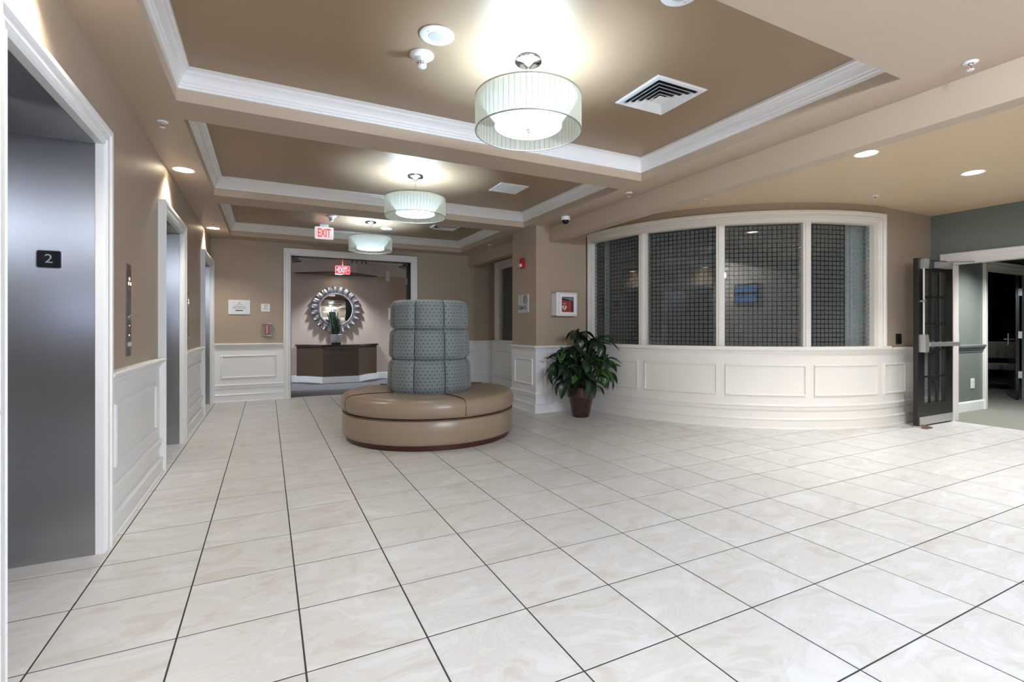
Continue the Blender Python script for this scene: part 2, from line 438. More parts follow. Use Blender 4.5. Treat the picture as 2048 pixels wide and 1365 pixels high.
cells.sort(key=lambda c: -c[0])
full_me = None; rest = MB()
for k, (area, i, j, x0, x1, y0, y1) in enumerate(cells):
    if k < 300 and area > 0:
        full = abs((x1-x0)-(T-2*G)) < 1e-6 and abs((y1-y0)-(T-2*G)) < 1e-6
        if full and full_me:
            o = bpy.data.objects.new('tile', full_me); COL.objects.link(o); o.parent = floor
        else:
            mb = MB(); tile_geo(mb, 0, x1-x0, 0, y1-y0); o = obj('tile', mb, tilem, floor)
            if full: full_me = o.data
        o.location = (x0, y0, random.uniform(-.0003, .0003))
    else: tile_geo(rest, x0, x1, y0, y1)
tag(obj('tile_field', rest, tilem, floor), kind='stuff')
b = MB(); b.box(-2.5, 9.0, 7.05, 10.6, -.08, -.001); struct('floor', b, carpetg, 'grey carpet in the corridor beyond the doorway')
b = MB(); b.box(9.13, 18.0, -4.0, 4.5, -.08, -.001); struct('floor', b, carpetv, 'green grey carpet beyond the open black door')

# ------------------------------------------------------------------ walls
# lift openings along the left wall (y of near jamb, far jamb)
LIFTS = [(-.52, .645), (2.525, 3.61), (5.60, 6.80)]
ZD = 2.30
b = MB()
ys = [YS]+[v for l in LIFTS for v in l]+[YB+.12]
for k in range(0, len(ys), 2): b.box(XW-.12, XW, ys[k], ys[k+1], 0, H+.25)
for a, c in LIFTS: b.box(XW-.12, XW, a, c, ZD, H+.25)
struct('wall_left', b, paint, 'tan painted wall with three lift openings')
# back wall with the corridor doorway
DX0, DX1, DZ = 1.165, 3.35, 2.585
b = MB()
b.box(XW-.12, DX0, YB, YB+.12, 0, 3.1); b.box(DX1, 5.4, YB, YB+.12, 0, 3.1); b.box(DX0, DX1, YB, YB+.12, DZ, 3.1)
struct('wall_back', b, paint, 'tan painted end wall around the wide corridor doorway')
# pillar
b = MB(); b.prism([(CX0, CY0), (5.32, CY0), (5.32, 4.36), (CX0, 4.36)], 0, 2.9)
struct('wall_pillar', b, paint, 'tan painted pillar between the round sofa and the curved window')
# recess window wall (between the pillar and the end wall)
XR = 5.15
b = MB(); b.box(XR, XR+.12, 4.3, YB, 0, 1.0); b.box(XR, XR+.12, 4.3, YB, 2.60, 2.9); b.box(XR, XR+.12, 6.62, YB, 1.0, 2.6)
struct('wall_recess', b, paint, 'tan painted recessed wall behind the pillar')
# curved wall: lower part, head and end pieces
def arc_path(th0, th1, n): return [cpt(th0+(th1-th0)*k/n, RW) for k in range(n+1)]
WT0, WT1 = 180., 263.4     # glazed part
ZS, ZH = 1.03, 2.60        # sill and head
full_path = [(XG, CC[1]-RW)]+arc_path(270, 180, 44)+[(CC[0]-RW, CY0+.02)]
b = MB()
b.sweep(full_path, [(0, 0), (0, ZS-.02), (-.14, ZS-.02), (-.14, 0)])
b.sweep(full_path, [(0, ZH+.02), (0, HL), (-.14, HL), (-.14, ZH+.02)])
b.sweep([(XG, CC[1]-RW)]+arc_path(270, WT1, 6), [(0, ZS-.02), (0, ZH+.02), (-.14, ZH+.02), (-.14, ZS-.02)])
struct('wall_curved', b, paint, 'tan painted curved wall round the gridded window', smooth=True, ang=35)
# green wall with double doorway
GY0, GY1, GZ = -1.45, .45, 2.17
b = MB()
b.box(XG, XG+.12, GY1, .75, 0, 2.95); b.box(XG, XG+.12, YS, GY0, 0, 2.95); b.box(XG, XG+.12, GY0, GY1, GZ, 2.95)
struct('wall_green', b, greenw, 'dark green wall above the doorway at the far right')
b = MB(); b.box(XG+.12, 10.92, .72, .84, 0, 2.6); b.box(12.62, 18, .72, .84, 0, 2.6); b.box(10.92, 12.62, .72, .84, 2.22, 2.6)
struct('wall_vestibule', b, greenw, 'pale green wall with chair rail behind the open black door')
# wall behind the camera
b = MB(); b.box(XW-.12, XG+.12, YS-.12, YS, 0, 3.1); struct('wall_rear', b, paint, 'tan painted wall behind the viewer')

# ------------------------------------------------------------------ ceilings
CL, CR = .24, 4.26
COFF = [(-1.246, 1.12), (1.465, 3.763), (4.186, 6.515)]
BX0, BX1, BZ = 4.588, 4.725, 2.573
b = MB(); ZT = 3.35
b.box(XW-.1, CL, YS, YB+.1, H, ZT); b.box(CR, BX0+.05, YS, YB+.1, H, ZT)
yy = [YS]+[v for c in COFF for v in c]+[YB+.1]
for k in range(0, len(yy), 2): b.box(CL, CR, yy[k], yy[k+1], H, ZT)
ceiling = struct('ceiling', b, soffit_paint, 'tan soffits between the three ceiling coffers')
b = MB(); b.box(BX0+.04, XG+.1, YS, CY0+.1, HL, ZT); b.box(BX0+.04, 5.3, CY0, YB, HL, ZT)
struct('ceiling', b, lounge_paint, 'pale ceiling over the curved window')
b = MB(); b.box(BX0, BX1, YS, CY0+.02, BZ, H+.1); b.box(BX0, BX1, 4.34, YB, BZ, H+.1)
struct('trim_1', b, soffit_paint, 'dropped tan ceiling beam running to the pillar')
CROWN = [(0, 0), (0, -.128), (.014, -.128), (.016, -.112), (.024, -.108), (.026, -.094), (.034, -.088), (.040, -.070), (.050, -.050), (.066, -.034), (.070, -.022), (.084, -.018), (.086, 0)]
NAMES = ['nearest', 'middle', 'farthest']
for k, (y0, y1) in enumerate(COFF):
    b = MB(); b.box(CL, CR, y0, y1, HU, HU+.05)
    struct('ceiling', b, coffer_paint, 'brown ceiling panel of the %s coffer' % NAMES[k])
    b = MB(); b.sweep([(CL, y0), (CR, y0), (CR, y1), (CL, y1)], [(o, HU+h) for o, h in CROWN], closed=True)
    struct('trim_%d' % (2+k), b, trimw, 'white crown moulding round the %s ceiling coffer' % NAMES[k])

# ------------------------------------------------------------------ wainscot
RAIL = [(0, .92), (.018, .92), (.02, .935), (.028, .940), (.030, .955), (.042, .966), (.046, .972), (.060, .976), (.064, .986), (.064, .996), (.056, 1.004), (0, 1.004)]
CAPP = [(0, .225), (.020, .225), (.026, .24), (.026, .272), (.034, .278), (.036, .288), (.030, .298), (.018, .302), (.016, .308), (0, .308)]
BASE = [(0, 0), (.046, 0), (.046, .012), (.040, .018), (.034, .02), (.034, .108), (.040, .112), (.042, .124), (.036, .132), (.022, .138), (0, .138)]
BOARD = [(0, 0), (.012, 0), (.012, .95), (0, .95)]
def panel_geo(mb, M, s0, s1, z0, z1, ns=1, d=.012):
    rings = []
    for ins, dep in ((0, 0), (.003, .014), (.012, .019), (.022, .014), (.030, .003), (.036, .002)):
        a0, a1, b0, b1 = s0+ins, s1-ins, z0+ins, z1-ins
        ring = [(a0+(a1-a0)*k/ns, b0) for k in range(ns+1)]+[(a1-(a1-a0)*k/ns, b1) for k in range(ns+1)]
        rings.append([mb.v(M(p, q, d+dep)) for p, q in ring])
    n = len(rings[0])
    for A, B in zip(rings, rings[1:]):
        for k in range(n): mb.f([A[k], A[(k+1) % n], B[(k+1) % n], B[k]])
    q = rings[-1]
    for k in range(ns): mb.f([q[k], q[k+1], q[n-2-k], q[n-1-k]])
trim_n = [5]
def wainscot(path, panels, label, m=None, rise=0., smooth=False):
    # path with the room on its left; panels: (M, s0, s1, ns)
    m = m or trimw
    nm = 'trim_%d' % trim_n[0]; trim_n[0] += 1
    up = lambda pr, k=1.: [(o, h*(1+rise*k) if h > .15 else h) for o, h in pr]
    root = struct(nm, MB().sweep(path, up(BOARD)), m, label, smooth=smooth)
    obj('chair_rail', MB().sweep(path, up(RAIL)), m, root, smooth=smooth, ang=25)
    obj('base_cap', MB().sweep(path, up(CAPP)), m, root, smooth=smooth, ang=25)
    obj('baseboard', MB().sweep(path, BASE), m, root, smooth=smooth, ang=25)
    for M, s0, s1, ns in panels:
        mb = MB(); panel_geo(mb, M, s0, s1, .405*(1+rise), .80*(1+rise), ns); obj('panel', mb, m, root, smooth=smooth, ang=25)
    return root
ML = lambda s, z, d: (XW+d, s, z)
MBK = lambda s, z, d: (s, YB-d, z)
MR = lambda s, z, d: (XR-d, s, z)
CW = .105   # casing width
wainscot([(XW, 2.525-CW), (XW, .645+CW)], [(ML, .95, 2.22, 1)], 'white wainscot between the nearest and the middle lift')
wainscot([(XW, 5.60-CW), (XW, 3.61+CW)], [(ML, 3.90, 5.32, 1)], 'white wainscot between the middle and the far lift')
wainscot([(XW, -.52-CW), (XW, YS)], [(ML, -2.3, -.8, 1), (ML, -4.1, -2.5, 1)], 'white wainscot beside the viewer')
wainscot([(DX0-.12, YB), (XW+.03, YB)], [(MBK, .075, .925, 1)], 'white wainscot left of the corridor doorway')
wainscot([(XR, 4.3), (XR, YB), (DX1+.12, YB)], [(MBK, 3.62, 4.92, 1), (MR, 5.6, 6.78, 1), (MR, 4.5, 5.4, 1)], 'white wainscot in the corner behind the round sofa')
MP1 = lambda s, z, d: (CX0-d, s, z)
MP2 = lambda s, z, d: (s, CY0-d, z)
wainscot([(5.33, CY0), (CX0, CY0), (CX0, 4.36)], [(MP1, 3.64, 4.24, 1), (MP2, 4.50, 5.12, 1)], 'white wainscot wrapped round the pillar')
def MC(s, z, d):  # s = angle in degrees; straight on past the ends of the arc
    if s < 180: return (CC[0]-RW-d, CC[1]+(180-s)*R(1)*RW, z)
    if s > 270: return (CC[0]+(s-270)*R(1)*RW, CC[1]-RW-d, z)
    p = cpt(s, RW+d); return (p[0], p[1], z)
wainscot([(XG-.01, CC[1]-RW)]+arc_path(270, 180, 60)+[(CC[0]-RW, CY0)],
         [(MC, 181.6, 199.1, 9), (MC, 201.4, 220.5, 10), (MC, 222.8, 242., 10), (MC, 244.4, 263.5, 10), (MC, 266.2, 276., 5), (MC, 278., 288.5, 1)],
         'creamy white curved wainscot under the gridded window', m=trimg, rise=.012, smooth=True)

# ------------------------------------------------------------------ lifts
CASE = [(0, -.01), (0, .038), (.010, .046), (.016, .040), (.030, .040), (.036, .048), (.070, .050), (.078, .058), (.100, .060), (CW, .054), (CW, -.01)]
LN = ['nearest', 'middle', 'farthest']
for k, (a, c) in enumerate(LIFTS):
    root = structE('door_%d' % (k+1), '%s lift entrance of brushed steel in a white casing' % LN[k])
    o = obj('casing', MB().sweep([(c, 0), (c, ZD), (a, ZD), (a, 0)], [(-p, q) for p, q in CASE], M=lambda s, z, d: (XW+d, s, z)), trimw, root)
    dpt = .46
    for nm, bb in (('jamb', (XW-dpt, XW-.001, c-.002, c+.04, 0, ZD)), ('jamb', (XW-dpt, XW-.001, a-.04, a+.002, 0, ZD)), ('lintel', (XW-dpt, XW-.001, a, c, ZD-.003, ZD+.05))):
        obj(nm, MB().box(*bb), steel, root)
    mid = (a+c)/2
    obj('sliding_door', MB().box(XW-dpt-.03, XW-dpt+.01, a, mid-.002, .01, ZD), steel, root)
    obj('sliding_door', MB().box(XW-dpt-.03, XW-dpt+.01, mid+.002, c, .01, ZD), steel, root)
    obj('threshold', MB().box(XW-dpt-.02, XW-dpt+.06, a, c, -.004, .006), alum, root)
    F = lambda s, z, d, c=c: (s, c-.002-d, z)
    pc = -.264; pz = 1.638
    pl = obj('floor_number_plate', MB().plate(rrect(pc-.053, pc+.053, pz-.048, pz+.048, .012), F, 0, .004), chrome, root)
    obj('plate_face', MB().plate(rrect(pc-.049, pc+.049, pz-.044, pz+.044, .010), F, .0035, .005), blackm, pl)
    text_obj('floor_number', '2', .068, lambda x, y, d: F(pc+x, pz+y+.004, d+.005), signw, pl, depth=.002, sx=1.08)

def call_station(y0, label):
    yc = y0+.075
    r = thing('lift_call_panel', label, 'call panel', 'lift call panels between the lifts', (XW, yc, 1.39))
    F = lambda a, z, d: (d, a, z)
    obj('face_plate', MB().plate(rrect(-.06, .06, -.315, .315, .004, 2), F, 0, .008), dksteel, r)
    obj('lantern_window', MB().plate(rrect(-.05, .05, .13, .275, .006, 2), F, .007, .010), mat('dark red acrylic', (62, 22, 22), .15) if 'dark red acrylic' not in MATS else MATS['dark red acrylic'], r)
    for a, z in ((0, .215), (-.022, .183), (.030, .183)):
        obj('indicator', MB().plate(circ(a, z, .012, 14), F, .0095, .012), amber, r)
    obj('key_switch', MB().lathe([(.016, .008), (.016, .016), (.010, .02), (0, .02)], (0, 0, -.045), 16, axis='x'), chrome, r, smooth=True)
    for z in (-.11, -.175): obj('screw', MB().lathe([(.005, .008), (.004, .011), (0, .011)], (0, .004, z), 8, axis='x'), chrome, r)
    for a in (-.02, .024): obj('call_button', MB().lathe([(.016, .008), (.016, .013), (.012, .015), (0, .015)], (0, a, -.235), 14, axis='x'), signw, r, smooth=True)
    return r
call_station(1.288, 'slim steel call panel with three lit dots, between nearest and middle lift')
call_station(4.14, 'slim steel call panel seen edge on between middle and far lift')

# ------------------------------------------------------------------ corridor doorway, double doors, corridor
droot = structE('door_4', 'wide corridor doorway with white casing and black double doors folded back')
DCASE = [(0, -.02), (0, .016), (.012, .024), (.030, .024), (.036, .034), (.085, .036), (.094, .044), (.118, .046), (.124, .038), (.124, -.02)]
obj('casing', MB().sweep([(DX0, 0), (DX0, DZ), (DX1, DZ), (DX1, 0)], DCASE, M=lambda s, z, d: (s, YB-d, z)), trimw, droot)
obj('jamb', MB().box(DX0-.02, DX0+.006, YB-.015, YB+.13, 0, DZ), blackp, droot)
obj('jamb', MB().box(DX1-.012, DX1+.02, YB-.012, YB+.13, 0, DZ), blackp, droot)
obj('lintel', MB().box(DX0, DX1, YB-.012, YB+.13, DZ-.018, DZ+.02), blackp, droot)
rl = obj('door_leaf', MB().prism([(DX1-.055, YB+.14), (DX1-.008, YB+.14), (DX1+.27, YB+1.17), (DX1+.225, YB+1.18)], .01, DZ-.02), blackp, droot)
for z in (.4, 1.3, 2.22): obj('hinge', MB().lathe([(.012, -.06), (.012, .06)], (DX1-.05, YB+.128, z), 10), alum, rl)
ll = obj('door_leaf', MB().prism([(DX0-.03, YB+.14), (DX0+.012, YB+.14), (DX0-.10, YB+1.2), (DX0-.145, YB+1.2)], .01, DZ-.02), blackp, droot)
for x, s in ((DX0+.02, 1), (DX1-.03, -1)):
    cl = obj('door_closer', MB().box(x, x+s*.10, YB+.06, YB+.12, DZ-.085, DZ-.03, .004), blackp, droot)
    obj('closer_arm', MB().tube([(x+s*.09, YB+.05, DZ-.055), (x+s*.16, YB+.2, DZ-.075), (x+s*.02, YB+.32, DZ-.08)], .008, 6), dkmetal, cl)
for x in (2.22, 2.30, 2.40, 2.47): obj('strike', MB().box(x, x+.022, YB-.005, YB+.06, DZ-.075, DZ-.02, .003), blackp, droot)

YW = 9.85
b = MB(); b.box(-2.5, 9, YW, YW+.1, 0, 2.58); struct('wall_corridor', b, corrw, 'pinkish beige corridor wall behind the scalloped mirror')
b = MB(); b.box(-2.5, 9, YW-.06, YW+.1, 2.58, 3.0); struct('trim_%d' % trim_n[0], b, corrc, 'grey frieze above the corridor wall'); trim_n[0] += 1
b = MB(); b.box(-2.5, 9, YB+.1, YW+.1, 2.86, 3.0); struct('ceiling', b, corrc, 'grey corridor ceiling')
b = MB(); b.box(-2.6, -2.5, YB, YW+.1, 0, 3.); b.box(9, 9.1, YB, YW+.1, 0, 3.); b.box(5.4, 9.0, YB, YB+.12, 0, 3); b.box(-2.5, XW-.1, YB, YB+.12, 0, 3)
struct('wall_corridor_end', b, corrw, 'end walls of the corridor')
b = MB(); b.sweep([(9, YW), (-2.5, YW)], [(0, 0), (.02, 0), (.02, .14), (.012, .155), (0, .155)]); struct('baseboard_corridor', b, trimw, 'white corridor baseboard')
# dropped canopy over the console
b = MB(); b.prism([(1.38, YW-.055), (2.02, 9.27), (2.66, 9.27), (3.24, YW-.055)], 2.575, 2.86)
can = struct('trim_%d' % trim_n[0], b, corrc, 'grey dropped canopy over the corridor console'); trim_n[0] += 1
obj('canopy_underside', MB().prism([(1.37, YW-.05), (2.015, 9.262), (2.665, 9.262), (3.25, YW-.05)], 2.555, 2.577), brown, can)

# console
def console_outline(g=0.):
    L = [(1.40-g, YW-.015)]
    for k in range(9):
        t = k/8; L.append((1.41-g+(1.925-1.41)*t, YW-.05-g-(YW-.05-9.25)*(t**1.7)))
    for k in range(9):
        t = 1-k/8; L.append((3.235+g-(3.235-2.715)*t, YW-.05-g-(YW-.05-9.25)*(t**1.7)))
    L.append((3.245+g, YW-.015))
    return L
cs = thing('console_table', 'dark brown built-in console with concave sides under the round mirror', 'console')
obj('body', MB().prism(console_outline(0), .13, .865), brown, cs, smooth=True, ang=30)
obj('baseboard', MB().prism(console_outline(.018), 0, .145), trimw, cs, smooth=True, ang=30)
obj('counter_top', MB().prism(console_outline(.035), .865, .885), browntop, cs, smooth=True, ang=30)
obj('counter_edge', MB().prism(console_outline(.045), .848, .866), browntop, cs, smooth=True, ang=30)

# mirror
mz, mx = 1.722, 2.272
mr = thing('round_mirror', 'round wall mirror with scalloped silver leaf frame above the console', 'mirror', None, (mx, YW-.02, mz))
obj('mirror_glass', MB().lathe([(.385, 0), (.385, -.02), (.36, -.026), (0, -.026)], n=48, axis='y'), mirror, mr, smooth=True, ang=30)
obj('inner_rim', MB().lathe([(.375, -.02), (.378, -.034), (.392, -.036), (.398, -.02)], n=48, axis='y', cap=False), gold, mr, smooth=True)
obj('backing', MB().lathe([(.50, .018), (.50, -.004), (.40, -.012), (.40, .018)], n=48, axis='y', cap=False), dkmetal, mr, smooth=True)
NS = 22
me_seg = None
for k in range(NS):
    if me_seg is None:
        mb = MB(); top = []; rows = []
        for i in range(5):
            t = i/4; r = .392+t*(.548-.392)
            row = []
            for j in range(7):
                u = j/6*2-1; ang = u*PI/NS*.94
                rr = r+(.008*(1-u*u) if i == 4 else 0)-(.007*u if i == 4 else 0)
                dep = -.018-.03*(t**1.3)*(1-.9*u*u)-.012*math.sin(PI*t)+.012*t*u
                row.append((rr*math.sin(ang), dep, rr*math.cos(ang)))
            rows.append(row)
        fr = [[mb.v(p) for p in r_] for r_ in rows]; bk = [[mb.v((p[0], .012, p[2])) for p in r_] for r_ in rows]
        for i in range(4):
            for j in range(6): mb.f([fr[i][j], fr[i][j+1], fr[i+1][j+1], fr[i+1][j]])
        for i in range(4):
            mb.f([fr[i][0], fr[i+1][0], bk[i+1][0], bk[i][0]]); mb.f([fr[i][6], bk[i][6], bk[i+1][6], fr[i+1][6]])
        for j in range(6): mb.f([fr[4][j], fr[4][j+1], bk[4][j+1], bk[4][j]]); mb.f([fr[0][j], bk[0][j], bk[0][j+1], fr[0][j+1]])
        o = obj('frame_segment', mb, gold, mr, smooth=True, ang=50); me_seg = o.data
    else:
        o = bpy.data.objects.new('frame_segment', me_seg); COL.objects.link(o); o.parent = mr
    o.rotation_euler = (0, 2*PI*k/NS, 0)

# snake plant
sp = thing('snake_plant', 'spiky dark snake plant in a pale basket pot on the console', 'plant', None, (2.232, 9.46, .885))
obj('pot', MB().lathe([(.085, .0), (.10, .03), (.122, .05), (.132, .12), (.130, .235), (.118, .24), (.112, .20), (0, .20)], n=32),
    mat('woven pale pot', (176, 176, 184), .7, noise=.3, nscale=90, bump=.5), sp, smooth=True, ang=50)
obj('pot_foot', MB().lathe([(.092, 0), (.112, .0), (.118, .045), (.10, .05)], n=32), browntop, sp)
def blade(h, w_, lean, az, tw):
    mb = MB(); L = []
    for k in range(7):
        t = k/6; wd = w_*(.55+.9*t*(1-t)*2)*(1-t**4)+.001
        off = lean*t*t
        c = Vector((off*math.cos(az), off*math.sin(az), h*t)); d = Vector((-math.sin(az+tw), math.cos(az+tw), 0)); nn = Vector((math.cos(az+tw), math.sin(az+tw), 0))
        L.append([c-d*wd, c-nn*.004, c+d*wd, c+nn*.010])
    return mb.loft(L)
for k in range(15):
    az = k*2.399; rad = .02+.055*((k % 5)/4)
    o = obj('leaf', blade(random.uniform(.42, .70)-(.14 if k % 4 == 0 else 0), random.uniform(.022, .03), random.uniform(.02, .14), az, random.uniform(-.6, .6)), snakem, sp, smooth=True, ang=60)
    o.location = (rad*math.cos(az), rad*math.sin(az), .19)

# corridor fittings
def cyl_fixture():
    r = thing('cylinder_sounder', 'small white cylinder hanging below the corridor ceiling right of the exit sign', 'wall light', None, (3.50, 9.78, 2.47))
    obj('body', MB().lathe([(.0, 0), (.05, 0), (.056, .006), (.056, .24), (.05, .25)], n=24), whitep, r, smooth=True)
    obj('bracket', MB().box(-.025, .025, 0, .07, .10, .16), whitep, r)
cyl_fixture()
def wall_sign_corr():
    r = thing('room_sign', 'small white sign half hidden left of the sofa back on corridor wall', 'sign', None, (3.63, YW, 1.64))
    obj('plate', MB().box(-.10, .14, -.012, 0, -.15, .15, .003), whitep, r)
    for z in (.08, -.07): obj('print_mark', MB().box(-.03, .0, -.0135, -.0115, z-.02, z+.02), ink, r)
wall_sign_corr()

# ------------------------------------------------------------------ curved window
win = structE('window_1', 'curved four-pane window with a grid of frosted squares')
def arcMap(s, z, d): return MC(s, z, d)
dg = 180/PI/RW
LO, HI = 177.9, 267.4
WC = [(0, -.04), (0, .012), (.012, .022), (.026, .020), (.034, .032), (.070, .034), (.080, .046), (.106, .048), (.112, .040), (.112, -.02)]
# casing: sweep in (metres along, z)
sm = lambda deg: (deg-180)/dg
Ms = lambda s, z, d: MC(180+s*dg, z, d)
def fine(p0, p1, n): return [(p0[0]+(p1[0]-p0[0])*k/n, p0[1]+(p1[1]-p0[1])*k/n) for k in range(n+1)]
s0, s1 = sm(180.0)-.005, sm(264.2)
path = [(s0, ZS-.03)]+fine((s0, ZH+.035), (s1, ZH+.035), 48)+[(s1, ZS-.03)]
def left_clip(s, z, d):
    return MC(max(180+s*dg, 178.5), z, d)
obj('casing', MB().sweep(path, WC, M=left_clip), trimg, win, smooth=True, ang=25)
# inner frame: head, sill, jambs
def bar(sa, sb, za, zb, d0, d1, n):
    mb = MB(); L = []
    for k in range(n+1):
        s = sa+(sb-sa)*k/n
        L.append([MC(s, za, d0), MC(s, zb, d0), MC(s, zb, d1), MC(s, za, d1)])
    return mb.loft(L)
obj('head', bar(179.9, 264.2, ZH-.002, ZH+.045, -.10, .008, 48), trimg, win, smooth=True, ang=25)
obj('sill', bar(178.0, 267.6, ZS-.03, ZS+.006, -.10, .068, 48), trimg, win, smooth=True, ang=25)
obj('jamb', bar(179.7, 180.25, ZS, ZH, -.10, .008, 1), trimg, win)
obj('jamb', bar(262.6, 264.3, ZS, ZH, -.10, .008, 2), trimg, win)
MUL = [(199.15, 201.55), (220.55, 222.65), (241.8, 243.8)]
for a, c in MUL:
    o = obj('mullion', bar(a, c, ZS, ZH, -.10, -.005, 2), trimg, win)
    m_ = (a+c)/2; obj('mullion_bead', bar(m_-.42, m_+.42, ZS, ZH, -.02, .010, 1), trimg, o)
edges = [180.2]+[v for m_ in MUL for v in m_]+[262.7]
for k in range(4):
    a, c = edges[2*k], edges[2*k+1]
    p, q = Vector(MC(a, 0, -.055)), Vector(MC(c, 0, -.055)); n_ = Vector(((q-p).y, -(q-p).x, 0)).normalized()
    mb = MB(); uvl = mb.b.loops.layers.uv.new('UVMap'); L_ = (q-p).length
    vs_ = [mb.v((p.x, p.y, ZS)), mb.v((q.x, q.y, ZS)), mb.v((q.x, q.y, ZH)), mb.v((p.x, p.y, ZH))]
    f = mb.f(vs_)
    for lp, uv in zip(f.loops, ((.004, 0), (L_+.004, 0), (L_+.004, ZH-ZS), (.004, ZH-ZS))): lp[uvl].uv = uv
    o = obj('glass_pane', mb, gridglass, win, recalc=False)
# recess window
win2 = structE('window_2', 'narrow gridded window behind the pillar')
obj('casing', MB().sweep([(6.62, 1.0), (6.62, 2.56), (4.3, 2.56)], [(-o, h) for o, h in WC], M=lambda s, z, d: (XR-d, s, z)), trimg, win2)
obj('frame', MB().sweep([(6.62, 1.0), (6.62, 2.56), (4.3, 2.56)], [(0, -.08), (0, .008), (.045, .008), (.045, -.08)], M=lambda s, z, d: (XR-d, s, z)), trimg, win2)
obj('sill', MB().box(XR-.05, XR+.08, 4.3, 6.74, .99, 1.02), trimg, win2)
mb = MB(); uvl = mb.b.loops.layers.uv.new('UVMap')
f = mb.f([mb.v((XR+.05, 6.6, 1.0)), mb.v((XR+.05, 4.3, 1.0)), mb.v((XR+.05, 4.3, 2.6)), mb.v((XR+.05, 6.6, 2.6))])
for lp, uv in zip(f.loops, ((0, 0), (2.3, 0), (2.3, 1.6), (0, 1.6))): lp[uvl].uv = uv
obj('glass_pane', mb, gridglass, win2, recalc=False)
# club room behind the glass
b = MB()
b.box(5.3, 5.9, 6.75, 6.95, 0, 2.9); b.box(5.3, 9.3, 6.8, 6.9, 0, 2.9); b.box(9.1, 9.2, .75, 6.9, 0, 2.9)
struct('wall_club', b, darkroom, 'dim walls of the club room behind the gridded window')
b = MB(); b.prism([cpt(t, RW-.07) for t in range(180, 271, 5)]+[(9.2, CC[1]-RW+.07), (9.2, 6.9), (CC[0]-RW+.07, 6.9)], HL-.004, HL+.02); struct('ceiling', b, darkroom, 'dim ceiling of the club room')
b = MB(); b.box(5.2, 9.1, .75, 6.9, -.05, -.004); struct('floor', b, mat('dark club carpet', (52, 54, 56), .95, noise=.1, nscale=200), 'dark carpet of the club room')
def edge_sheet(label, pts):  # pleated sheet added for the pale strip at a pane edge
    mb = MB(); P = []
    for (xa, ya), (xb, yb) in zip(pts, pts[1:]):
        for k in range(16):
            t = k/16; nx, ny = -(yb-ya), xb-xa; l = math.hypot(nx, ny)
            o_ = .022*math.sin(t*2*PI*5); P.append((xa+(xb-xa)*t+nx/l*o_, ya+(yb-ya)*t+ny/l*o_))
    lo = [mb.v((x, y, .05)) for x, y in P]; hi = [mb.v((x, y, 2.75)) for x, y in P]
    lo2 = [mb.v((x+.004, y+.004, .05)) for x, y in P]; hi2 = [mb.v((x+.004, y+.004, 2.75)) for x, y in P]
    for k in range(len(P)-1):
        mb.f([lo[k], lo[k+1], hi[k+1], hi[k]]); mb.f([lo2[k+1], lo2[k], hi2[k], hi2[k+1]])
    o = obj('curtain', mb, mat('pale curtain', (214, 224, 226), .9) if 'pale curtain' not in MATS else MATS['pale curtain'], smooth=True)
    tag(o, label, 'curtain', 'pale curtains behind the curved window')
edge_sheet('pale curtain showing behind the leftmost pane of the curved window', [(5.548, 3.46), (5.60, 3.40)])
edge_sheet('pale curtain showing behind the rightmost pane of the curved window', [(7.62, .985), (7.98, .90)])

# ------------------------------------------------------------------ round sofa
SX, SY = 2.552, 2.973
so = thing('round_sofa', 'round tan leather banquette with tall dotted blue-grey centre back', 'sofa', None, (SX, SY, 0))
obj('plinth', MB().lathe([(.90, 0), (.965, 0), (.97, .05), (.96, .062), (.90, .062)], n=72, cap=False), mahog, so, smooth=True, ang=35)
obj('base_drum', MB().lathe([(.90, .055), (.985, .055), (1.002, .066), (1.008, .09), (1.012, .20), (1.004, .30), (.99, .318), (.5, .318)], n=72, cap=False), leather, so, smooth=True, ang=50)
obj('piping', MB().lathe([(1.0, .312), (1.008, .316), (1.008, .322), (1.0, .326)], n=72, cap=False), piping_m, so, smooth=True)
SEAM = [-172., -85.0, 26., 116.]   # seams between seat cushions, degrees (camera side is about -107)
for k in range(4):
    a0, a1 = SEAM[k], SEAM[(k+1) % 4]
    if a1 < a0: a1 += 360
    n = max(10, int((a1-a0)/4)); mb = MB(); prof = [(.44, .33), (.99, .33), (1.006, .345), (1.020, .38), (1.024, .43), (1.014, .485), (.99, .512), (.95, .525), (.80, .531), (.6, .528), (.44, .522)]
    rings = []
    for i in range(n+1):
        t = R(a0+(a1-a0)*i/n); e = 1.0
        edge = 0 if i in (0, n) else (.5 if i in (1, n-1) else 1)
        ring = []
        for r, z in prof:
            rr = r-(.012 if r > .95 and z > .34 else 0)*(1-edge); zz = z-(.012 if z > .5 else 0)*(1-edge)
            ring.append((rr*math.cos(t), rr*math.sin(t), zz))
        rings.append(ring)
    mb.loft(rings); obj('seat_cushion', mb, leather, so, smooth=True, ang=60)
for a in SEAM:
    t = R(a); obj('seam', MB().tube([(r*math.cos(t), r*math.sin(t), z) for r, z in ((.46, .520), (.6, .524), (.80, .527), (.93, .521), (.975, .508), (.998, .485), (1.010, .43), (1.006, .38), (.996, .345))], .0055, 6), piping_m, so, smooth=True)
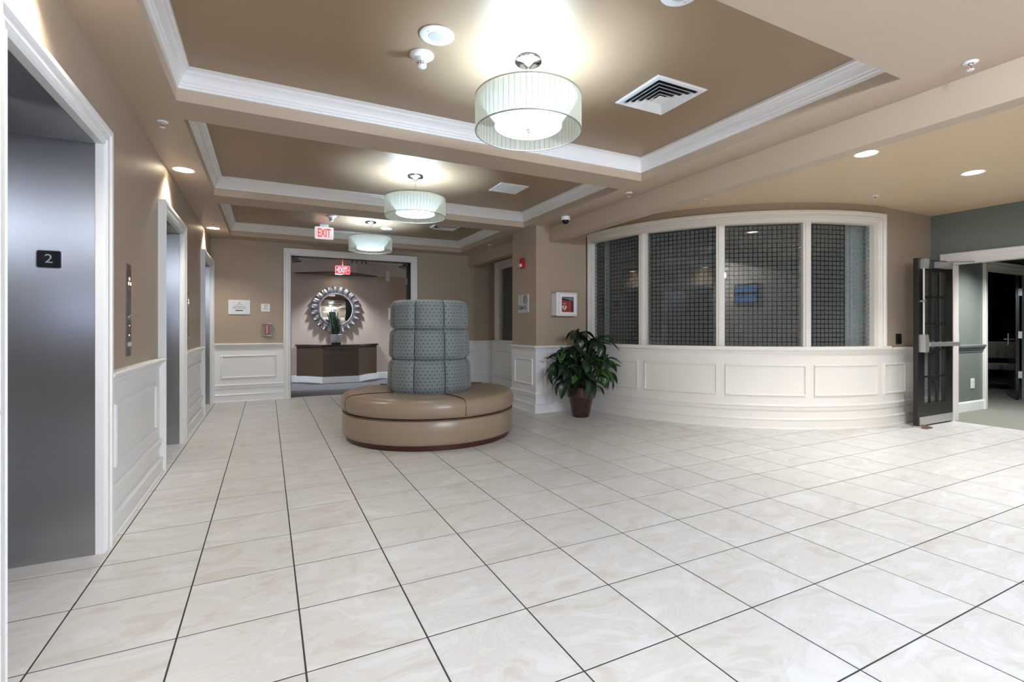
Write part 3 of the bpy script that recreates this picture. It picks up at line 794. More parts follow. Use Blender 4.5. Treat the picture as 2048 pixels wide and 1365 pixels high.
# backrest: core and 3 x 8 pads
obj('back_core', MB().lathe([(.44, .50), (.43, .54), (.40, 1.55), (0, 1.55)], n=40, cap=False), piping_m, so, smooth=True)
TIER = [(.515, .902), (.908, 1.255), (1.261, 1.592)]
def rad_at(z): return .497-(z-.52)/1.07*.048
NP = 8; A0 = -107.0-22.5
for ti, (z0, z1) in enumerate(TIER):
    top = ti == 2
    for p_ in range(NP):
        mb = MB(); uvl = mb.b.loops.layers.uv.new('UVMap')
        nz, na = 10, 10; V = {}
        for i in range(nz+1):
            for j in range(na+1):
                u = j/na; v_ = i/nz
                ang = R(A0+45*p_+.5+44*u); z = z0+(z1-z0)*v_
                eu = min(u, 1-u); ev = min(v_, 1-v_) if not top else min(v_, 1-v_)
                pu = 1-max(0, 1-eu/.24)**2.3; pv = 1-max(0, 1-ev/.20)**2.5
                r = rad_at(z)+.008-.036*(1-pu)-.040*(1-pv)
                V[i, j] = (r*math.cos(ang), r*math.sin(ang), z, ang*.49, z)
        if top:
            for i in range(1, 4):
                for j in range(na+1):
                    ang = R(A0+45*p_+.5+44*j/na); r = (rad_at(z1)-.03)*(1-i/3*.98); zz = z1+.004*math.sin(min(1, i/3)*PI/2)
                    V[nz+i, j] = (r*math.cos(ang), r*math.sin(ang), zz, ang*.49, z1+.15*i)
            nzz = nz+3
        else: nzz = nz
        vv = {k_: mb.v(q[:3]) for k_, q in V.items()}
        for i in range(nzz):
            for j in range(na):
                ks = [(i, j), (i, j+1), (i+1, j+1), (i+1, j)]
                f = mb.f([vv[q] for q in ks])
                if f:
                    for lp, q in zip(f.loops, ks): lp[uvl].uv = (V[q][3], V[q][4])
        obj('back_pad', mb, fabric, so, smooth=True, ang=80, recalc=False)

# ------------------------------------------------------------------ pendants
PX = 2.29
def pendant(py, label):
    r = thing('drum_pendant', label, 'pendant lamp', 'drum pendants in the coffers', (PX, py, HU))
    obj('canopy', MB().lathe([(.0, 0), (.094, 0), (.094, -.010), (.086, -.026), (.035, -.034), (.018, -.06), (0, -.06)], n=40), chrome, r, smooth=True, ang=50)
    obj('stem', MB().tube([(0, 0, -.05), (0, 0, -.42)], .0065, 10), chrome, r, smooth=True)
    zt, zb, rr = -.262, -.475, .34
    mb = MB(); n = 180
    P = []
    for k in range(n):
        t = 2*PI*k/n; q = rr+(.0018 if k % 2 else -.0018); P.append((q*math.cos(t), q*math.sin(t)))
    lo = [mb.v((x, y, zb)) for x, y in P]; hi = [mb.v((x, y, zt)) for x, y in P]
    for k in range(n): mb.f([lo[k], lo[(k+1) % n], hi[(k+1) % n], hi[k]])
    sh = obj('shade', mb, sheer, r, smooth=True, ang=80)
    for z in (zt, zb): obj('shade_ring', MB().lathe([(rr-.004, z-.003), (rr+.004, z-.003), (rr+.004, z+.003), (rr-.004, z+.003), (rr-.004, z-.003)], n=72, cap=False), alum, sh, smooth=True)
    # ribs of the pleats
    mb = MB()
    for k in range(60):
        t = 2*PI*k/60; x, y = (rr-.006)*math.cos(t), (rr-.006)*math.sin(t)
        mb.tube([(x, y, zb+.004), (x, y, zt-.004)], .0016, 4)
    tag(obj('pleat_ribs', mb, mat('pleat thread', (150, 152, 138), .7) if 'pleat thread' not in MATS else MATS['pleat thread'], sh), kind='stuff')
    obj('inner_shade', MB().lathe([(.32, zt-.004), (.212, zb+.062), (.215, zb+.032)], n=64, cap=False), inner_sh, r, smooth=True, ang=60)
    obj('diffuser', MB().lathe([(.212, zb+.034), (.205, zb+.026), (.12, zb+.016), (0, zb+.012)], n=56, cap=False), frost, r, smooth=True)
    obj('finial', MB().lathe([(.0, zb-.006), (.010, zb-.002), (.006, zb+.008), (.018, zb+.014), (0, zb+.018)], n=16), alum, r, smooth=True)
    for k in range(3):
        t = R(30+120*k); obj('spoke', MB().tube([(.012*math.cos(t), .012*math.sin(t), zt-.01), (rr*math.cos(t), rr*math.sin(t), zt-.002)], .003, 6), alum, r)
    lamp('bulb', 'POINT', (0, 0, zt-.145), PENDANT_UP, COOL, r, shadow_soft_size=.06)
    return r
pendant(-.07, 'largest drum pendant lamp hanging in the nearest ceiling coffer')
pendant(2.66, 'drum pendant lamp hanging in the middle ceiling coffer above the sofa')
pendant(5.40, 'smallest looking drum pendant lamp, in front of the corridor doorway')

# ------------------------------------------------------------------ ceiling fittings
def downlight(x, y, z, label, power, col, lensm, group, tilt=0, size=100):
    r = thing('recessed_downlight', label, 'downlight', group, (x, y, z))
    obj('trim_ring', MB().lathe([(.082, -.001), (.098, -.001), (.100, -.004), (.094, -.008), (.082, -.004)], n=32, cap=False), whitep, r, smooth=True)
    obj('lens', MB().lathe([(.083, -.003), (.05, -.0035), (0, -.004)], n=32, cap=False), lensm, r, smooth=True)
    lamp('bulb', 'SPOT', (0, 0, -.02), power, col, r, spot_size=R(size), spot_blend=.7, shadow_soft_size=.06)
    return r
downlight(.066, -.30, H, 'recessed downlight beside the nearest lift', DOWNLIGHT, WARM, lens_w, 'downlights along the lift wall', size=120)
downlight(.066, 2.832, H, 'round recessed downlight in soffit above the middle lift', DOWNLIGHT, WARM, lens_w, 'downlights along the lift wall', size=120)
downlight(.05, 5.95, H, 'round recessed downlight in soffit above the far lift', DOWNLIGHT, WARM, lens_w, 'downlights along the lift wall', size=120)
downlight(5.60, -.34, HL, 'round recessed downlight in the pale right ceiling, nearer the beam', LOUNGE_DL, LOUNGEC, lens_l, 'downlights in the pale ceiling')
downlight(7.15, -.52, HL, 'round recessed downlight in the pale right ceiling, nearer the green wall', LOUNGE_DL, LOUNGEC, lens_l, 'downlights in the pale ceiling')
def bowl(x, y, label):  # unseen bowl added for foreground fill and the bright band on the lift steel
    r = thing('ceiling_bowl_light', label, 'ceiling light', None, (x, y, H))
    obj('pan', MB().lathe([(0, -.001), (.17, -.001), (.17, -.03), (.15, -.035)], n=32, cap=False), chrome, r, smooth=True)
    obj('bowl', MB().lathe([(.165, -.03), (.15, -.07), (.10, -.10), (0, -.115)], n=32, cap=False), bowlm, r, smooth=True)
    lamp('bulb', 'POINT', (0, 0, -.22), FILL_BOWL, REARC, r, shadow_soft_size=.10)
bowl(2.2, -3.8, 'glowing ceiling bowl behind the viewer, nearest the lift wall')
bowl(3.28, -4.0, 'glowing ceiling bowl behind the viewer, left of the beam')
for x, y, l in ((5.6, -2.6, 'right of the beam'), (7.3, -2.7, 'nearest the green wall')): downlight(x, y, HL, 'recessed downlight behind the viewer, '+l, FILL_SPOT, NEUT, lens_w, 'downlights behind the viewer', size=150)  # unseen pair added to light the foreground
downlight(2.30, 9.50, 2.555, 'small lit downlight in the brown canopy above the mirror', CORR_DL, NEUT, lens_l, None, size=110)

downlight(-.5, 8.4, 2.86, 'corridor downlight hidden left of the doorway', 330., NEUT, lens_l, None, size=140)  # added out of view to brighten the corridor
downlight(5.2, 8.4, 2.86, 'corridor downlight hidden right of the doorway', 330., NEUT, lens_l, None, size=140)  # second added corridor lamp, also out of view
def speaker(x, y, label):
    r = thing('ceiling_speaker', label, 'speaker', 'round white ceiling speakers', (x, y, HU))
    obj('rim', MB().lathe([(.0, -.001), (.102, -.001), (.102, -.006), (.092, -.012), (.05, -.013), (0, -.013)], n=40), whitep, r, smooth=True, ang=30)
    obj('grille', MB().lathe([(.050, -.0125), (.048, -.0155), (0, -.0165)], n=32, cap=False), grille, r, smooth=True)
    mb = MB()
    for i in range(-7, 8):
        for j in range(-7, 8):
            if i*i+j*j < 46: mb.lathe([(.0016, -.0172), (0, -.0172)], (i*.0062, j*.0062, 0), 5, cap=False)
    tag(obj('perforations', mb, mat('grille hole', (120, 124, 128), .7) if 'grille hole' not in MATS else MATS['grille hole'], r), kind='stuff')
    for s in (-1, 1): obj('screw', MB().lathe([(.005, -.012), (.004, -.015), (0, -.015)], (s*.062, s*.03, 0), 8), alum, r)
speaker(1.685, -.05, 'round white ceiling speaker left of the largest pendant')
speaker(2.70, -.98, 'round white ceiling disc cut off by the top edge of the photo')
speaker(2.645, 5.85, 'small round ceiling speaker right of the smallest looking pendant')

def smoke(x, y, z, label, s=1.):
    r = thing('smoke_detector', label, 'smoke detector', 'white smoke detectors', (x, y, z))
    obj('base', MB().lathe([(0, -.001), (.076*s, -.001), (.076*s, -.008), (.062*s, -.02), (.044*s, -.026), (0, -.026)], n=36), whitep, r, smooth=True, ang=50)
    obj('sensor_head', MB().lathe([(.042*s, -.025), (.033*s, -.045), (.030*s, -.06), (.030*s, -.074), (.022*s, -.082), (0, -.082)], n=28, cap=False), whitep, r, smooth=True, ang=50)
    mb = MB()
    for k in range(12):
        t = 2*PI*k/12
        for z_ in (-.055, -.066):
            c, s_ = math.cos(t), math.sin(t); q = .0312*s
            P = [(q*c-.005*s_*e, q*s_+.005*c*e, z_+h) for e, h in ((-1, -.003), (1, -.003), (1, .003), (-1, .003))]
            mb.f([mb.v(p) for p in P])
    obj('vent_slots', mb, blackm, r)
smoke(1.665, .20, HU, 'white smoke detector with slotted head near the largest pendant')
smoke(1.672, 5.26, HU, 'white ceiling detector above the white exit sign')

def sprinkler(x, y, z, label):
    r = thing('sprinkler', label, 'sprinkler', 'ceiling sprinklers', (x, y, z))
    obj('escutcheon', MB().lathe([(.010, -.001), (.036, -.001), (.036, -.004), (.028, -.009), (.014, -.010)], n=28, cap=False), whitep, r, smooth=True)
    obj('frame', MB().lathe([(.010, -.004), (.010, -.016), (.006, -.02)], n=12).tube([(-.007, 0, -.014), (-.009, 0, -.03), (-.003, 0, -.042)], .002, 6).tube([(.007, 0, -.014), (.009, 0, -.03), (.003, 0, -.042)], .002, 6), chrome, r)
    obj('glass_bulb', MB().tube([(0, 0, -.016), (0, 0, -.038)], .0024, 8), red, r)
    obj('deflector', MB().lathe([(0, -.041), (.017, -.043), (.018, -.046), (0, -.047)], n=16), whitep, r)
sprinkler(.095, 1.575, H, 'ceiling sprinkler in the left soffit between two lifts')
sprinkler(4.40, -1.53, H, 'ceiling sprinkler with red bulb in the soffit at top right')
sprinkler(4.43, 1.52, H, 'ceiling sprinkler in the soffit right of the nearest coffer corner')
sprinkler(7.22, .42, HL, 'ceiling sprinkler above the right half of the curved window')
sprinkler(5.52, 1.45, HL, 'tiny ceiling sprinkler above the second pane of the curved window')
sprinkler(4.42, 5.42, H, 'ceiling sprinkler in the soffit behind the pillar')
sprinkler(.09, 5.5, H, 'faint ceiling sprinkler beside the far soffit downlight')

def vent_square(xc, yc, w_, d_, label, rows=5):
    r = thing('air_diffuser', label, 'air vent', 'white ceiling air vents', (xc, yc, HU))
    P = lambda f: [(-w_/2*f, -d_/2*f), (w_/2*f, -d_/2*f), (w_/2*f, d_/2*f), (-w_/2*f, d_/2*f)]
    obj('frame', MB().sweep(P(1), [(0, -.001), (0, -.006), (.012, -.012), (.045, -.010), (.045, -.001)], closed=True), whitep, r)
    obj('duct_back', MB().box(-w_/2*.9, w_/2*.9, -d_/2*.9, d_/2*.9, -.003, -.0005), blackm, r)
    n = 4
    for k in range(n):
        f = .80-.165*k
        # each blade ring: flared louver, open towards the far and left sides
        obj('louver', MB().sweep(P(f), [(0, -.030), (0, -.033), (.030, -.008), (.033, -.008)], closed=True), whitep, r)
    obj('centre_plate', MB().box(-w_/2*.21, w_/2*.21, -d_/2*.21, d_/2*.21, -.034, -.030), whitep, r)
vent_square(3.413, -.066, .47, .475, 'square white louvered vent right of the largest pendant')
vent_square(3.505, 5.26, .46, .30, 'white ceiling vent partly hidden behind the middle pendant')
def vent_bar(xc, yc, w_, d_, label):
    r = thing('return_grille', label, 'air vent', 'white ceiling air vents', (xc, yc, HU))
    P = [(-w_/2, -d_/2), (w_/2, -d_/2), (w_/2, d_/2), (-w_/2, d_/2)]
    obj('frame', MB().sweep(P, [(0, -.001), (0, -.006), (.008, -.012), (.038, -.012), (.038, -.001)], closed=True), whitep, r)
    obj('duct_back', MB().box(-w_/2+.03, w_/2-.03, -d_/2+.03, d_/2-.03, -.003, -.0005), blackm, r)
    n = 14
    for k in range(n):
        x = -w_/2+.04+(w_-.08)*(k+.5)/n
        mb = MB(); mb.prism([(x-.010, -.004), (x-.008, -.003), (x+.008, -.014), (x+.006, -.015)], -d_/2+.03, d_/2-.03, M=lambda a, b_, h: (a, h, b_)); obj('slat', mb, whitep, r)
    for y in (-d_/6, d_/6): obj('cross_bar', MB().box(-w_/2+.03, w_/2-.03, y-.003, y+.003, -.016, -.012), whitep, r)
vent_bar(3.46, 2.64, .38, .375, 'white slatted return grille in the middle coffer')

# exit signs
def exit_sign(x0, x1, y, zc, hh, label, ztop, red_face=False):
    xc = (x0+x1)/2; w_ = x1-x0
    r = thing('exit_sign', label, 'exit sign', None, (xc, y, zc))
    F = lambda a, z, d: (a, -d, z)
    obj('housing', MB().plate(rrect(-w_/2, w_/2, -hh/2, hh/2, .018), F, -.03, .02), exitface, r, smooth=True, ang=40)
    obj('face', MB().plate(rrect(-w_/2+.008, w_/2-.008, -hh/2+.008, hh/2-.008, .012), F, .0195, .023), exitred2 if red_face else exitface, r)
    obj('mounting_stem', MB().box(-.07, .07, -.02, .02, hh/2-.002, ztop-zc) if not red_face else MB().tube([(0, 0, hh/2-.002), (0, 0, ztop-zc)], .012), whitep, r)
    lt = text_obj('letters', 'EXIT', hh*.98, lambda a, b_, d: F(a, b_, d+.0232), tvw if False else (mat('pale lit letters', (255, 190, 190), .3, emit=(255, 160, 165), estr=1.8) if red_face else exitred), r, depth=.004, bold=.004, fit=(w_*.70, hh*.74) if not red_face else (w_*.62, hh*.66))
    if red_face:
        for s in (-1, 1):
            q = w_/2-.035
            obj('arrow', MB().plate([(s*(q+.018), 0), (s*(q-.008), .026), (s*(q-.008), -.026)], F, .0225, .025), MATS['pale lit letters'], r)
    return r
exit_sign(1.492, 1.785, 6.0, 2.868, .200, 'white exit sign with red letters hung in the farthest coffer', HU)
ex2 = exit_sign(2.09, 2.395, 8.4, 2.53, .175, 'glowing red exit sign in the corridor above the mirror', 2.86, True)
lamp('glow', 'AREA', (0, -.06, .06), .6, (1, .1, .12), ex2, rot=(R(90), 0, 0), shape='RECTANGLE', size=.26, size_y=.15)

# dome camera
r = thing('dome_camera', 'white dome security camera with black eye under the soffit by the pillar', 'camera', None, (4.44, 2.87, H))
obj('housing', MB().lathe([(0, 0), (.062, 0), (.064, -.03), (.058, -.048), (.05, -.05), (0, -.05)], n=32), whitep, r, smooth=True, ang=50)
obj('dome', MB().lathe([(.049, -.048), (.046, -.07), (.034, -.09), (.016, -.1), (0, -.102)], n=28, cap=False), mat('smoked dome', (12, 12, 14), .08), r, smooth=True)

# ------------------------------------------------------------------ wall things
F = lambda y0, z0: (lambda a, b_, d: (CX0-d, y0-a, z0+b_))
# strobe
r = thing('fire_alarm_strobe', 'small red fire alarm strobe high on the pillar', 'fire alarm', None, (CX0, 3.975, 2.285)); q = lambda a, b_, d: (-d, -a, b_)
obj('housing', MB().plate(rrect(-.055, .055, -.08, .08, .01), q, 0, .03).plate(rrect(-.045, .045, -.07, .07, .01), q, .03, .042), red, r)
obj('strobe_lens', MB().plate(rrect(-.032, .032, -.062, -.012, .006), q, .04, .062), whitep, r)
# club sign
r = thing('club_sign', 'brushed silver sign with round emblem reading Club G on the pillar', 'sign', None, (CX0, 3.945, 1.648))
obj('plate', MB().plate(rrect(-.165, .165, -.14, .14, .004, 2), q, 0, .02), signw, r)
em = obj('emblem', MB().sweep(circ(.075, .062, .058, 28), [(-.004, .0195), (-.004, .023), (.004, .023), (.004, .0195)], closed=True, M=q), inkb, r)
for a in (0, 60, 120):
    c, s = math.cos(R(a)), math.sin(R(a))
    obj('emblem_stroke', MB().plate([(.075+c*.05-s*.012+s*.003, .062+s*.05+c*.012-c*.003), (.075+c*.05-s*.012-s*.003, .062+s*.05+c*.012+c*.003), (.075-c*.05-s*.012-s*.003, .062-s*.05+c*.012+c*.003), (.075-c*.05-s*.012+s*.003, .062-s*.05+c*.012-c*.003)], q, .0195, .0225), inkb, em)
text_obj('lettering', 'Club G', .088, lambda a, b_, d: q(a-.025, b_-.058, d+.0195), inkb, r, depth=.003, bold=.001)
# defibrillator cabinet
r = thing('defibrillator_cabinet', 'white wall cabinet with glazed door on the pillar above the plant', 'cabinet', None, (4.805, CY0, 1.628)); q = lambda a, b_, d: (a, -d, b_)
mb = MB(); W_, Hh, D_ = .185, .175, .15
mb.plate([(-W_, -Hh), (W_, -Hh), (W_, Hh), (-W_, Hh)], q, 0, .006)
mb.box(-W_, W_, -D_, 0, Hh-.006, Hh); mb.box(-W_, W_, -D_, 0, -Hh, -Hh+.006); mb.box(-W_, -W_+.006, -D_, 0, -Hh, Hh); mb.box(W_-.006, W_, -D_, 0, -Hh, Hh)
obj('body', mb, whitep, r)
dr = obj('door', MB().sweep([(-.088, -.118), (.125, -.118), (.125, .112), (-.088, .112)], [(0, .145), (0, .152), (-.004, .155), (-.058, .155), (-.058, .145)], closed=True, M=q), whitep, r)
obj('side_flange', MB().plate([(-W_, -Hh), (-.145, -Hh), (-.145, Hh), (-W_, Hh)], q, .149, .152), whitep, r)
obj('glass', MB().plate([(-.09, -.12), (.127, -.12), (.127, .114), (-.09, .114)], q, .147, .149), clearglass, dr)
obj('door_edge_bead', MB().sweep([(-.145, -.16), (.178, -.16), (.178, .16), (-.145, .16)], [(0, .150), (0, .157), (.004, .157), (.004, .150)], closed=True, M=q), mat('grey line', (150, 165, 185), .4), dr)
p_ = thing('defibrillator_case', 'red defibrillator case with white heart inside the wall cabinet', 'medical bag', None, (4.805, CY0, 1.628))
mb = MB(); mb.plate([(-.10, -.165), (.10, -.165), (.10, .045), (-.02, .062), (-.10, .072)], q, .035, .12); obj('pouch', mb, mat('red nylon', (178, 40, 38), .6, noise=.1, nscale=60), p_)
mb = MB(); mb.plate([(.10, -.165), (.128, -.165), (.128, .03), (.10, .045)], q, .03, .11); obj('side_panel', mb, mat('dark maroon nylon', (70, 22, 24), .6), p_)
mb = MB(); mb.plate([(-.10, .072), (-.02, .062), (.10, .045), (.128, .03), (.128, .05), (.05, .075), (-.04, .088), (-.10, .09)], q, .03, .115); obj('zip_edge', mb, blackm, p_)
hp = []
for k in range(28):
    t = 2*PI*k/28; hp.append((-.022+.0026*16*math.sin(t)**3*.95, -.052+.0026*(13*math.cos(t)-5*math.cos(2*t)-2*math.cos(3*t)-math.cos(4*t))*1.05))
obj('heart', MB().plate(hp, q, .12, .1225), whitep, p_)
obj('bolt', MB().plate([(-.030, -.032), (-.012, -.036), (-.020, -.05), (-.008, -.052), (-.032, -.078), (-.026, -.06), (-.038, -.056)], q, .1222, .124), red, p_)
text_obj('lettering', 'AED', .026, lambda a, b_, d: q(a-.022, b_+.008, d+.1201), whitep, p_, depth=.002)
# back wall plaques
q = lambda a, b_, d: (a, -d, b_)
r = thing('certificate_plaque', 'white landscape certificate plaque left of the corridor doorway', 'plaque', None, (.354, YB, 1.632))
obj('board', MB().plate(rrect(-.163, .163, -.124, .124, .002, 1), q, 0, .016), whitep, r)
obj('sheet', MB().plate(rrect(-.15, .15, -.11, .11, .002, 1), q, .0155, .0175), mat('certificate paper', (226, 230, 238), .5), r)
obj('crest', MB().plate(circ(0, .073, .014, 16), q, .017, .0185), inkg, r)
for z, w_ in ((.044, .11), (.014, .18), (-.004, .2), (-.022, .21)): obj('text_line', MB().plate([(-w_/2, z-.004), (w_/2, z-.004), (w_/2, z+.004), (-w_/2, z+.004)], q, .017, .0182), inkg, r)
obj('text_bar', MB().plate([(-.056, -.066), (.056, -.066), (.056, -.05), (-.056, -.05)], q, .017, .0185), ink, r)
r = thing('no_smoking_sign', 'small white no smoking sign above the red pull station', 'sign', None, (.757, YB, 1.63))
obj('plate', MB().plate(rrect(-.07, .07, -.068, .068, .003, 1), q, 0, .008), whitep, r)
obj('slash', MB().plate([(-.02, -.004), (-.014, -.008), (.034, .052), (.028, .056)], q, .0075, .0095), ink, r)
obj('cigarette', MB().plate([(-.026, .054), (-.014, .056), (-.008, .036), (-.016, .032)], q, .0075, .0095), ink, r)
obj('smoke_mark', MB().plate([(.016, .006), (.026, .008), (.028, .002), (.018, 0)], q, .0075, .0095), ink, r)
for z in (-.016, -.03): obj('text_line', MB().plate([(-.04, z-.003), (.04, z-.003), (.04, z+.003), (-.04, z+.003)], q, .0075, .009), inkg, r)
r = thing('fire_pull_station', 'dark red fire pull station under a clear cover beside the doorway', 'fire alarm', None, (.782, YB, 1.243))
obj('body', MB().plate([(-.066, .098), (.068, .098), (.068, .056), (.05, .05), (.05, -.088), (-.046, -.088), (-.046, .05), (-.066, .056)], q, .01, .05), dred, r)
obj('back_plate', MB().plate(rrect(-.078, .078, -.118, .118, .012), q, 0, .012), mat('clear backing', (168, 153, 137), .3), r)
obj('pull_bar', MB().plate(rrect(-.006, .006, -.075, .08, .004, 2), q, .05, .06), whitep, r)
mb = MB(); mb.sweep(rrect(-.078, .078, -.118, .118, .014), [(0, .0), (0, .07), (.003, .07), (.003, 0)], closed=True, M=q); mb.plate(rrect(-.078, .078, -.118, .118, .014), q, .07, .073)
obj('clear_cover', mb, clearglass, r)
obj('cover_hinge', MB().plate(rrect(.02, .075, .100, .112, .003, 2), q, .07, .076).plate(rrect(0, .07, -.112, -.102, .003, 2), q, .07, .076), whitep, r)
# card reader
r = thing('card_reader', 'small black card reader on the tan wall beside the open door', 'card reader', None, (8.268, CC[1]-RW, 1.125))
obj('body', MB().plate(rrect(-.05, .05, -.068, .068, .01), q, 0, .022).plate(rrect(-.042, .042, -.06, .06, .01), q, .022, .027), blackm, r, smooth=True, ang=30)
obj('status_light', MB().plate(circ(0, .05, .004, 8), q, .026, .029), dred, r)

# ------------------------------------------------------------------ potted plant
PCX, PCY = 4.80, 3.03
pl = thing('potted_plant', 'leafy dark green plant in a glazed brown pot at the pillar', 'plant', None, (PCX, PCY, 0))
obj('pot', MB().lathe([(0, 0), (.115, 0), (.122, .012), (.178, .27), (.186, .28), (.202, .29), (.218, .40), (.222, .425), (.212, .44), (.198, .43), (.192, .38), (0, .38)], n=40), potm, pl, smooth=True, ang=40)
obj('soil', MB().lathe([(.193, .395), (.1, .402), (0, .405)], n=24, cap=False), soilm, pl)
def leaf_mesh(L, W, droop, fold):
    mb = MB(); rows = []
    for i in range(8):
        t = i/7; wd = W*(math.sin(PI*(t*.93+.05))**.75)*(1-.25*t) if i < 7 else .001
        x = L*t*(1-.18*droop*t); z = -L*droop*.55*t*t+.06*L*math.sin(PI*t*.6)
        rows.append([(x, -wd, z+fold*wd), (x, -wd*.5, z+fold*wd*.35), (x, 0, z-.003), (x, wd*.5, z+fold*wd*.35), (x, wd, z+fold*wd)])
    V = [[mb.v(p) for p in r_] for r_ in rows]
    for a, c in zip(V, V[1:]):
        for k in range(4): mb.f([a[k], a[k+1], c[k+1], c[k]])
    return mb
LM = []
for k in range(5):
    o = obj('leaf', leaf_mesh(.27+.03*(k % 3), .062+.008*(k % 2), (.5, .9, 1.3, .7, 1.1)[k], (.25, .4, .2, .35, .3)[k]), leafm if k != 3 else leafm2, pl, smooth=True, ang=80, recalc=False)
    LM.append(o.data); bpy.data.objects.remove(o)
rv = Vector((fC, -sC, 0)); dv = Vector((-sC, -fC, 0))   # picture right, towards the viewer
CL_ = [(-.05, 0, .80, 11), (-.02, -.02, 1.22, 10), (.24, .05, 1.12, 9), (-.26, .08, .97, 10), (-.36, .06, .80, 9), (-.16, .16, .74, 8), (.10, .20, .86, 10), (.02, .22, .66, 8), (.34, .04, .86, 9), (.33, .12, .68, 9), (.16, -.15, .92, 8), (-.10, .05, 1.0, 9), (.14, .18, .56, 6), (-.26, .14, .60, 6), (.0, -.2, .75, 8)]
nleaf = 0
for ci, (a, dd, z, n) in enumerate(CL_):
    c = rv*a+dv*dd+Vector((0, 0, z)); base = Vector((a*.18, 0, .4)) if False else (rv*a*.2+dv*dd*.2+Vector((0, 0, .39)))
    midp = base.lerp(c, .55)+Vector((0, 0, .05))
    obj('stem', MB().tube([base, midp, c], [.011, .009, .006], 6), stemm, pl, smooth=True)
    n = int(n*1.65)
    for k in range(n):
        az = 2*PI*1.0*k/n+random.uniform(-.35, .35)+ci
        outw = (rv*a+dv*dd)
        me = LM[random.randrange(5) if ci not in (9, 6) else random.choice((3, 3, 1, 4))]
        o = bpy.data.objects.new('leaf', me); COL.objects.link(o); o.parent = pl
        o.location = c+Vector((random.uniform(-.02, .02), random.uniform(-.02, .02), random.uniform(-.10, .03)))
        pitch = random.uniform(-.55, .75)+(.25 if k % 2 else 0)
        o.rotation_euler = (random.uniform(-.3, .3), pitch, az)
        s = random.uniform(.72, 1.08); o.scale = (s, s, s); nleaf += 1

# ------------------------------------------------------------------ open french door, vestibule
g5 = structE('door_5', 'double doorway with creamy casing in the green wall')
GC = [(0, -.02), (0, .014), (.012, .022), (.03, .020), (.04, .03), (.085, .032), (.094, .04), (.112, .04), (.118, .034), (.118, -.02)]
obj('casing', MB().sweep([(GY1, 0), (GY1, GZ), (GY0, GZ), (GY0, 0)], [(-o, h) for o, h in GC], M=lambda s, z, d: (XG-d, s, z)), trimg, g5)
obj('jamb', MB().box(XG-.02, XG+.13, GY1-.03, GY1+.004, 0, GZ), trimg, g5)
obj('jamb', MB().box(XG-.02, XG+.13, GY0-.004, GY0+.03, 0, GZ), trimg, g5)
obj('lintel', MB().box(XG-.02, XG+.13, GY0, GY1, GZ-.03, GZ+.004), trimg, g5)
fd = thing('french_door', 'open black door with fifteen glass panes, panic bar and closer', 'door', None, (8.18, .415, 0))
# local: x along the leaf, y 0..05 thickness (viewer side y=0)
TH = .052; LW = .90; Z0, Z1 = .015, 2.165
gx0, gx1, gz0, gz1 = .165, .715, .29, 2.02
mb = MB(); mb.box(0, gx0, 0, TH, Z0, Z1); mb.box(gx1, LW, 0, TH, Z0, Z1); mb.box(gx0, gx1, 0, TH, Z0+.03, gz0); mb.box(gx0, gx1, 0, TH, gz1, Z1)
obj('leaf_frame', mb, blackp, fd)
for k in (1, 2):
    x = gx0+(gx1-gx0)*k/3; obj('muntin', MB().box(x-.012, x+.012, .012, TH-.012, gz0, gz1), blackp, fd)
for k in range(1, 5):
    z = gz0+(gz1-gz0)*k/5; obj('muntin', MB().box(gx0, gx1, .013, TH-.013, z-.012, z+.012), blackp, fd)
for i in range(3):
    for j in range(5):
        xa, xb = gx0+(gx1-gx0)*i/3+.012, gx0+(gx1-gx0)*(i+1)/3-.012; za, zb_ = gz0+(gz1-gz0)*j/5+.012, gz0+(gz1-gz0)*(j+1)/5-.012
        obj('glass_pane', MB().box(xa, xb, TH/2-.003, TH/2+.003, za, zb_), clearglass, fd)
ed = obj('panic_bar', MB().box(.13, .93, -.075, -.035, 1.03, 1.085, .006), alum, fd)
obj('bar_bracket', MB().box(.78, .86, -.05, 0, 1.035, 1.08), alum, fd)
obj('lock_case', MB().plate([(.03, .96), (.11, .96), (.125, 1.03), (.125, 1.10), (.10, 1.185), (.03, 1.185)], lambda a, b_, d: (a, -d, b_), 0, .07), alum, fd)
obj('vertical_rod', MB().tube([(.075, -.03, 1.18), (.075, -.03, 2.04)], .010, 8), whitep, fd, smooth=True)
obj('rod_guide', MB().box(.05, .10, -.045, 0, 1.60, 1.625), alum, fd)
obj('top_latch', MB().plate([(.06, 2.03), (.13, 2.03), (.15, 2.11), (.15, 2.155), (.06, 2.155)], lambda a, b_, d: (a, -d, b_), 0, .06), alum, fd)
obj('closer_box', MB().box(.40, .74, -.07, 0, 2.055, 2.135, .004), alum, fd)
obj('closer_arm', MB().tube([(.62, -.05, 2.14), (1.05, -.28, 2.15), (1.0, -.5, 2.15)], .010, 6), alum, fd)
obj('kick_plate', MB().box(.04, LW-.01, -.004, .001, .02, .125), alum, fd)
obj('kick_stop', MB().box(.0, .05, -.05, TH, .0, .014), alum, fd)
tag(obj('door_wedge', MB().prism([(0, 0), (.14, 0), (.14, .012), (0, .05)], -.03, .03, M=lambda a, b_, h: (8.14+a, .33+h, b_)), mat('brown rubber', (120, 92, 78), .6)), 'brown wedge on tiles at the foot of the open door', 'door wedge')
struct('trim_%d' % trim_n[0], MB().box(8.25, 9.1, .44, .45, 0, .004), blackp, 'thin dark floor strip under the open door'); trim_n[0] += 1
